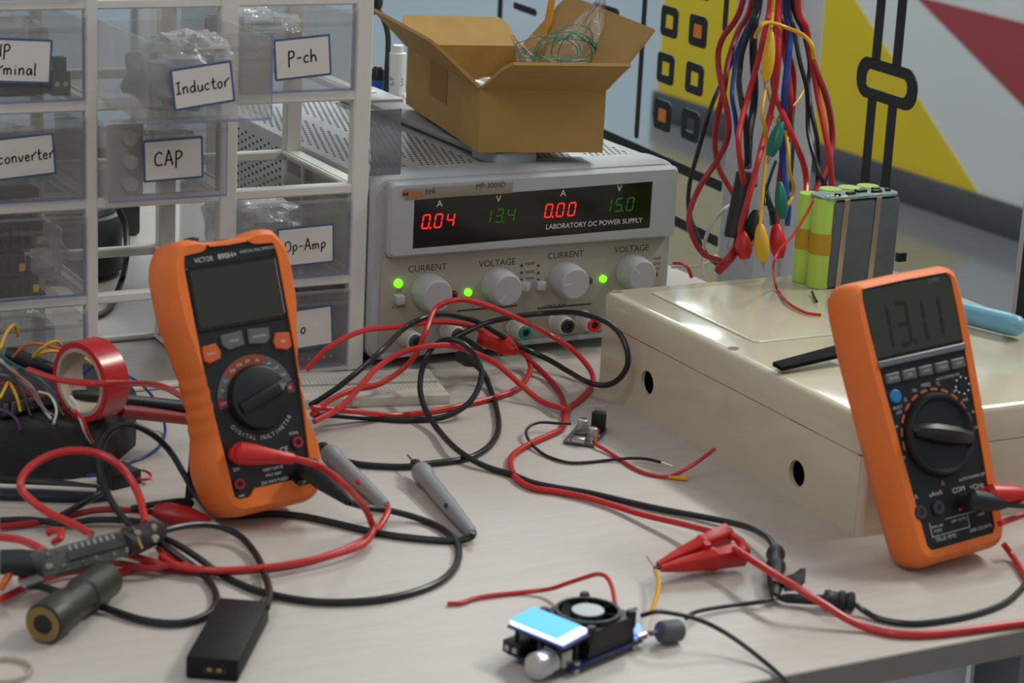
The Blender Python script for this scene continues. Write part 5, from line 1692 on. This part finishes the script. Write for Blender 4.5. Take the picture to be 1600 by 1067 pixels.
wire('test_lead', [(1568, 850, .010), (1580, 866, .004), (1592, 884, .0024), (1606, 905, .0024), (1630, 925, .0024), (1680, 935, .0024), (1760, 925, .0024)], .002, red_ins, 'red lead end showing at the foot of the right meter', 'cable')

# ------------------------------------------------------------------ electronic load module with fan
Lx, Wy = Vector((.943, .333, 0)).normalized(), Vector((-.333, .943, 0)).normalized()
mo = thing('load_module', 'small black fan module with a lit blue display and silver knob', 'circuit module', mat=fm((.5570, .9225, 0), Lx, Wy))
MB().box(-.004, .052, 0, .040, .004, .0056, r=.0004).build('board', pcb_blue, mo)
for x, y in ((.0, .003), (.0, .037), (.048, .003), (.048, .037)):
    MB().cyl((x, y, 0), (x, y, .0075), .0024, 6).build('standoff', metal, mo)
MB().box(.009, .047, .002, .038, .0056, .0105, r=.0004).build('heatsink', black_pl, mo)
for k in range(9):
    MB().box(.0095+.0042*k, .0118+.0042*k, .002, .038, .0105, .0165).build('fin', black_pl, mo)
fc = (.028, .020)
mb = MB()
zf0, zf1 = .0165, .0280
hull = radial(rrect(fc[0]-.0186, fc[0]+.0186, fc[1]-.0186, fc[1]+.0186, .0035), fc, 48)
circ = [(fc[0]+.0168*math.cos(2*math.pi*i/48), fc[1]+.0168*math.sin(2*math.pi*i/48)) for i in range(48)]
mb.loft([[(x, y, z) for x, y in p] for p, z in ((hull, .0108), (hull, .0250), (circ, .0252), (circ, .0110))], 0, True, False, False)
for k in range(4):
    sx, sy = (1, 1, -1, -1)[k], (1, -1, -1, 1)[k]
    x, y = fc[0]+sx*.0165, fc[1]+sy*.0165
    mb.sweep((x, y, zf0), (x, y, .0282), [(0, .0028), (.9, .0028), (1, .0022)], 12)
fan_o = [(fc[0]+.0178*math.cos(2*math.pi*i/48), fc[1]+.0178*math.sin(2*math.pi*i/48)) for i in range(48)]
fan_i = [(fc[0]+.0162*math.cos(2*math.pi*i/48), fc[1]+.0162*math.sin(2*math.pi*i/48)) for i in range(48)]
mb.loft([[(x, y, z) for x, y in p] for p, z in ((fan_o, zf0), (fan_o, zf1), (fan_i, zf1), (fan_i, zf0))], 0, True, False, False)
mb.build('fan_frame', black_pl, mo)
for k in range(7):
    a = 2*math.pi*k/7
    mb = MB()
    rings = []
    for r in (.0085, .0158):
        da = .05 if r < .01 else .12
        p = [(fc[0]+r*math.cos(a+t), fc[1]+r*math.sin(a+t), z) for t, z in ((-.30+da, .0265), (.32+da, .0190), (.34+da, .0196), (-.28+da, .0271))]
        rings.append(p)
    mb.loft(rings, 0, False)
    mb.build('fan_blade', black_pl, mo)
MB().sweep((*fc, .0180), (*fc, .0276), [(0, .0092), (.9, .0092), (1, .0086)], 32).build('fan_hub', black_pl, mo)
MB().sweep((*fc, .0276), (*fc, .0279), [(0, .0088), (1, .0086)], 32).build('hub_sticker', M('sticker_silver', '#b5b9c0', .35, .2, noise=.06), mo)
# display on its carrier, overhanging the left end
dm = Tr((-.0030, .0205, .0230)) @ Matrix.Rotation(math.radians(-6), 4, 'Y')
MB().box(-.0105, .0105, -.0200, .0200, -.0040, -.0026, mat=dm).build('display_board', pcb_blue, mo)
MB().box(-.0095, .0095, -.0182, .0188, -.0022, .0002, mat=dm).build('display_backlight', M('backlight_white', '#dfe8ff', .3, noise=0, emit='#cfdcff', estr=1.5), mo)
MB().prism([(-.0090, -.0140), (.0090, -.0140), (.0090, .0180), (.0070, .0186), (-.0090, .0186)], .0002, .0012, 0, dm).build('display_glass', M('display_cyan', '#5fb4e8', .2, noise=.02, emit='#5fb8ff', estr=.75), mo)
for x, y in ((-.010, .006), (.003, .006), (-.010, .036), (.003, .036)):
    MB().cyl((x, y, .0056), (x, y, .0190), .0014, 6).build('display_pillar', black_pl, mo)
MB().box(-.015, -.004, .004, .039, .004, .0056, r=.0004).build('front_board', pcb_blue, mo)
mb = MB()
n = 24
rings = []
for x, r in ((-.007, .0030), (-.012, .0030), (-.012, .0068), (-.0235, .0072), (-.0250, .0062)):
    rings.append([(x, .0105+r*(1+(.05 if (j % 2 and r > .0065) else 0))*math.cos(2*math.pi*j/n), .0088+r*math.sin(2*math.pi*j/n)) for j in range(n)])
mb.loft(rings, 0)
mb.build('knob', M('knob_silver', '#bfc0c2', .28, .6, noise=.05), mo)
MB().box(-.010, -.002, .004, .017, .0056, .0145, r=.0005).build('encoder_body', metal, mo)
MB().box(-.017, -.002, .028, .040, .0056, .0125, r=.0006).build('screw_terminal', black_pl, mo)
for y in (.031, .0365):
    MB().cyl((-.0175, y, .009), (-.0165, y, .009), .0017, 8).build('terminal_screw', metal, mo)
MB().box(.047, .0575, .002, .032, .004, .0056).build('rear_board', pcb_blue, mo)
MB().box(.0495, .0555, .024, .031, .0056, .0150, r=.0005).build('blue_terminal', M('terminal_blue', '#1f36b8', .4), mo)
MB().box(.0495, .0555, .014, .021, .0056, .0120, r=.0005).build('blue_terminal', M('terminal_blue'), mo)
MB().sweep((.0545, .0060, .0056), (.0545, .0060, .0120), [(0, .0016), (.7, .0016), (1, .0008)], 10).build('blue_lamp', M('led_blue', '#1d2fd0', .3, noise=0, emit='#3a55ff', estr=9), mo)
MB().cyl((.0500, .003, .006), (.0565, .003, .006), .0022, 12).build('silver_can', metal, mo)
MB().cyl((.0470, .0125, .0180), (.0560, .0090, .0200), .0011, 8).build('silver_link', metal, mo)
for o_ in mo.children:
    if o_.name.split('.')[0] in ('fan_frame', 'fan_blade', 'fan_hub', 'hub_sticker', 'fin', 'heatsink'):
        o_.data.transform(Matrix.Translation((0, 0, .0056)) @ Matrix.Scale(.80, 4, (0, 0, 1)) @ Matrix.Translation((0, 0, -.0056)))
# thermistor barrel at the rear
MB().sweep((.0560, -.001, .0085), (.0760, -.006, .0064), [(0, .0015), (.30, .0016), (.34, .0056), (.40, .0062), (.95, .0062), (1, .0054)], 16).build('grey_barrel', M('barrel_grey', '#55565a', .55, noise=.06), mo)
wire('thin_wire', [(961, 944, .020), (957, 920, .0235), (948, 902, .023), (934, 897, .022), (915, 902, .018), (890, 910, .012), (860, 920, .005), (820, 925, .0016), (770, 930, .0016), (740, 935, .0016), (720, 942, .0016), (699, 943, .0016)], .0013, red_ins, 'thin red wire curving from the fan module across the table', 'wire')
wire('thin_wire', [(1002, 962, .016), (1025, 956, .020), (1050, 958, .020), (1085, 966, .018), (1120, 981, .013), (1155, 1003, .008), (1190, 1030, .0035), (1220, 1056, .0016), (1245, 1082, .0014)], .0013, blk_ins, 'thin black wire arching from the fan module to the table edge', 'wire')

# ------------------------------------------------------------------ hanging lead bundle
RH = .0026
hang = [
    ('red', [(1161, 0), (1128, 62), (1122, 95), (1128, 136), (1138, 186), (1136, 219), (1120, 252), (1095, 289), (1078, 330), (1080, 363), (1099, 396), (1130, 409)], 1.92, RH, red_dark, 'red lead bulging farthest left out of the hanging bundle'),
    ('red', [(1175, 0), (1153, 50), (1138, 95), (1132, 136), (1122, 180), (1117, 223), (1124, 264), (1146, 303)], 1.94, RH, red_dark, 'second red lead from the left in the hanging bundle'),
    ('black', [(1182, 0), (1160, 60), (1137, 110), (1115, 157), (1103, 194), (1089, 243), (1078, 285), (1076, 326), (1087, 363), (1103, 396), (1126, 418)], 1.95, .0020, blk_ins, 'black lead bowing left behind the leftmost red one'),
    ('blue', [(1186, 0), (1167, 44), (1153, 78), (1146, 122), (1144, 151), (1149, 183), (1152, 214), (1160, 262)], 1.93, .0020, blue_ins, 'blue lead at the left of the hanging bundle'),
    ('black', [(1181, 0), (1174, 37), (1160, 80), (1156, 110), (1155, 134), (1160, 166), (1165, 195), (1168, 255)], 1.91, RH, blk_ins, 'black lead next to the left blue one, bowed left'),
    ('black', [(1186, 0), (1179, 37), (1177, 80), (1179, 136), (1177, 170), (1171, 207), (1168, 262)], 1.93, .0034, blk_ins, 'thick straight black lead ending in the hanging probe'),
    ('red', [(1204, 0), (1196, 44), (1187, 85), (1177, 122), (1167, 156), (1157, 195), (1154, 224), (1158, 262), (1165, 300)], 1.89, RH, red_ins, 'red lead slanting down left over the black ones'),
    ('red', [(1216, 0), (1217, 49), (1216, 97), (1211, 141), (1204, 175), (1194, 214), (1182, 262), (1168, 315), (1158, 352), (1156, 378)], 1.88, RH, red_ins, 'long red lead in the middle running in front of the hanging probe'),
    ('red', [(1212, 0), (1221, 61), (1228, 97), (1234, 134), (1235, 166), (1232, 200), (1222, 250), (1216, 300), (1214, 352)], 1.93, RH, red_dark, 'red lead behind the middle, ending at the lower red clip'),
    ('red', [(1210, 0), (1207, 70), (1209, 136), (1218, 166), (1231, 195), (1244, 226), (1256, 258), (1260, 285), (1259, 312)], 1.90, RH, red_ins, 'red lead swinging right over the green clip'),
    ('red', [(1222, 0), (1226, 40), (1232, 80), (1240, 120), (1238, 170), (1233, 220)], 1.95, RH, red_dark, 'short red lead at the back of the bundle middle'),
    ('blue', [(1228, 0), (1235, 49), (1231, 97), (1226, 146), (1224, 195), (1223, 246), (1226, 285), (1231, 318), (1229, 352)], 1.91, .0032, blue_ins, 'blue lead hanging straight through the middle'),
    ('black', [(1234, 0), (1240, 44), (1250, 97), (1260, 136), (1262, 170), (1263, 207), (1272, 245), (1284, 280), (1296, 303)], 1.90, .0020, blk_ins, 'black lead right of the middle, kinked to the right at the bottom'),
    ('black', [(1240, 0), (1255, 49), (1265, 97), (1263, 134), (1267, 171), (1277, 219), (1278, 262), (1276, 308)], 1.92, .0020, blk_ins, 'second black lead right of the middle, hanging straight'),
    ('red', [(1247, 0), (1260, 44), (1267, 85), (1277, 146), (1287, 195), (1296, 244), (1301, 304)], 1.90, RH, red_ins, 'bright red lead at the right edge of the hanging bundle'),
    ('red', [(1244, 0), (1258, 40), (1272, 97), (1287, 141), (1297, 180), (1300, 219), (1293, 260), (1268, 310)], 1.92, RH, red_dark, 'red lead looping back left at the right edge of the bundle'),
    ('blue', [(1242, 0), (1260, 50), (1275, 105), (1291, 146), (1300, 188), (1302, 225), (1296, 262), (1278, 308)], 1.94, .0020, blue_ins, 'blue lead beside the right red loop'),
    ('green', [(1229, 0), (1233, 60), (1236, 120), (1237, 180), (1239, 230), (1234, 300)], 1.96, .0016, grn_ins, 'green lead behind the blue one in the middle'),
    ('yellow', [(1180, 58), (1186, 46), (1193, 37), (1206, 36), (1231, 44), (1255, 55), (1268, 70), (1272, 92)], 1.86, .0018, yel_ins, 'yellow lead tied around the top of the hanging bundle'),
    ('yellow', [(1209, 0), (1207, 25), (1204, 54)], 1.87, .0016, yel_ins, 'yellow lead dropping to the upper yellow clip'),
    ('yellow', [(1198, 134), (1194, 150), (1191, 178), (1196, 205), (1198, 231), (1193, 289), (1188, 353)], 1.87, .0016, yel_ins, 'yellow lead joining the two yellow clips'),
    ('yellow', [(1190, 110), (1196, 130), (1204, 160), (1212, 190), (1220, 178), (1240, 165), (1254, 145), (1262, 125)], 1.955, .0012, yel_ins, 'thin yellow lead crossing behind the bundle'),
    ('yellow', [(1228, 205), (1232, 240), (1234, 270), (1240, 290), (1238, 308), (1230, 322)], 1.89, .0016, yel_ins, 'yellow lead curling beside the lower green clip'),
    ('purple', [(1206, 180), (1196, 210), (1187, 235), (1182, 262), (1180, 290)], 1.93, .0018, purple_ins, 'purple lead in the middle above the hanging probe'),
    ('green', [(1212, 252), (1204, 275), (1197, 298), (1195, 320)], 1.92, .0014, grn_ins, 'short green lead below the upper green clip'),
    ('grey', [(1144, 318), (1126, 332), (1111, 351), (1102, 375), (1098, 400), (1098, 432)], 1.92, .0016, white_ins, 'pale grey lead curving down left of the hanging probe'),
    ('black', [(1195, 290), (1200, 312), (1206, 330), (1208, 350)], 1.93, .0030, blk_ins, 'short thick black lead between the lower clips'),
    ('red', [(1160, 372), (1150, 390), (1138, 406), (1122, 424)], 1.90, .0042, red_dark, 'thick red lead end touching the enclosure edge'),
    ('red', [(1052, 411), (1066, 412), (1075, 420), (1081, 434)], 1.93, .0016, red_ins, 'thin red wire right of the power supply'),
    ('white', [(1050, 417), (1075, 417), (1100, 414), (1118, 400), (1124, 408)], 1.95, .0014, white_ins, 'thin white wire right of the power supply'),
]
for nm, pts, d, r, mt, lab in hang:
    P_ = [far(x, y, d+.012*math.sin(i*1.3+len(lab))) for i, (x, y) in enumerate(pts)]
    if pts[0][1] == 0:
        P_ = [P_[0]+Vector((.002, .002, .09)), ] + P_
        P_ = [Vector((.5*(P_[0].x+far(1205, 0, 1.91).x), .5*(P_[0].y+far(1205, 0, 1.91).y), P_[0].z+.05))] + P_
    tag(MB().tube(P_, r, 8).build('hanging_lead', mt), lab, 'cable', None)
# the hook the bundle hangs from, above the picture
hk = thing('lead_rack', 'metal rack arm above the picture that carries the hanging leads', 'rack', far(1205, -145, 1.91))
MB().box(-.06, .09, -.006, .006, -.004, .004, r=.001).build('arm', metal, hk)


def small_clip(label, p, q, d, mat, w=.0062):
    a, b = far(*p, d), far(*q, d)
    t = thing('alligator_clip', label, 'clip', a)
    MB().sweep((0, 0, 0), b-a, [(0, w*.35), (.08, w*.55), (.2, w*.75), (.5, w), (.75, w*.92), (.95, w*.62), (1, w*.5)], 14, sx=.8).build('boot', mat, t)
    dd = (b-a).normalized()
    MB().sweep(b-a, b-a+dd*.007, [(0, .0018), (.6, .0014), (1, .0006)], 8).build('jaw', metal, t)
    return t


small_clip('yellow clip high in the hanging bundle', (1205, 50), (1197, 127), 1.86, yel_clip)
small_clip('pale yellow clip at the bottom of the hanging bundle', (1188, 350), (1192, 410), 1.86, yel_clip, .0074)
small_clip('green clip in the middle of the hanging bundle', (1221, 190), (1203, 244), 1.865, grn_clip, .0068)
small_clip('green clip at the bottom right of the hanging bundle', (1218, 284), (1223, 342), 1.87, grn_clip, .0064)
small_clip('red clip at the bottom right of the hanging bundle', (1213, 350), (1217, 404), 1.89, red_clip, .0085)
small_clip('red clip at the bottom below the hanging probe', (1160, 362), (1164, 405), 1.885, red_clip, .0085)
small_clip('black clip beside the hanging probe', (1182, 328), (1176, 375), 1.89, black_soft, .0088)
hp = thing('hanging_probe', 'black probe body with metal end hanging in the lead bundle', 'probe', far(1165, 270, 1.90))
a, b = far(1166, 268, 1.90), far(1146, 372, 1.90)
MB().sweep((0, 0, 0), b-a, [(0, .0060), (.03, .0084), (.5, .0086), (.97, .0088), (1, .0075)], 16).build('body', black_soft, hp)
MB().sweep(b-a, b-a+(b-a).normalized()*.012, [(0, .0045), (.7, .0042), (1, .003)], 12).build('metal_end', metal, hp)
hp.location = a

# repeated kinds share a group
GROUPS = {'plastic_bag': 'plastic bags', 'hanging_lead': 'leads in the hanging bundle', 'test_lead': 'test leads lying on the table', 'jumper_wire': 'jumper wires at the foam', 'thin_wire': 'thin hook-up wires on the table', 'multimeter': 'orange multimeters', 'test_probe': 'test probes', 'alligator_clip': 'alligator clips', 'circuit_module': 'circuit modules in the left drawer', 'heat_shrink': 'heat-shrink sleeves', 'red_plug': 'red plugs', 'black_plug': 'black plugs', 'test_grabber': 'black grabber clips', 'flat_cable': 'cables in front of the foam', 'battery_wire': 'battery pack wires'}
for o_ in list(SC.objects):
    k = o_.name.split('.')[0]
    if o_.parent is None and k in GROUPS and 'label' in o_:
        o_['group'] = GROUPS[k]
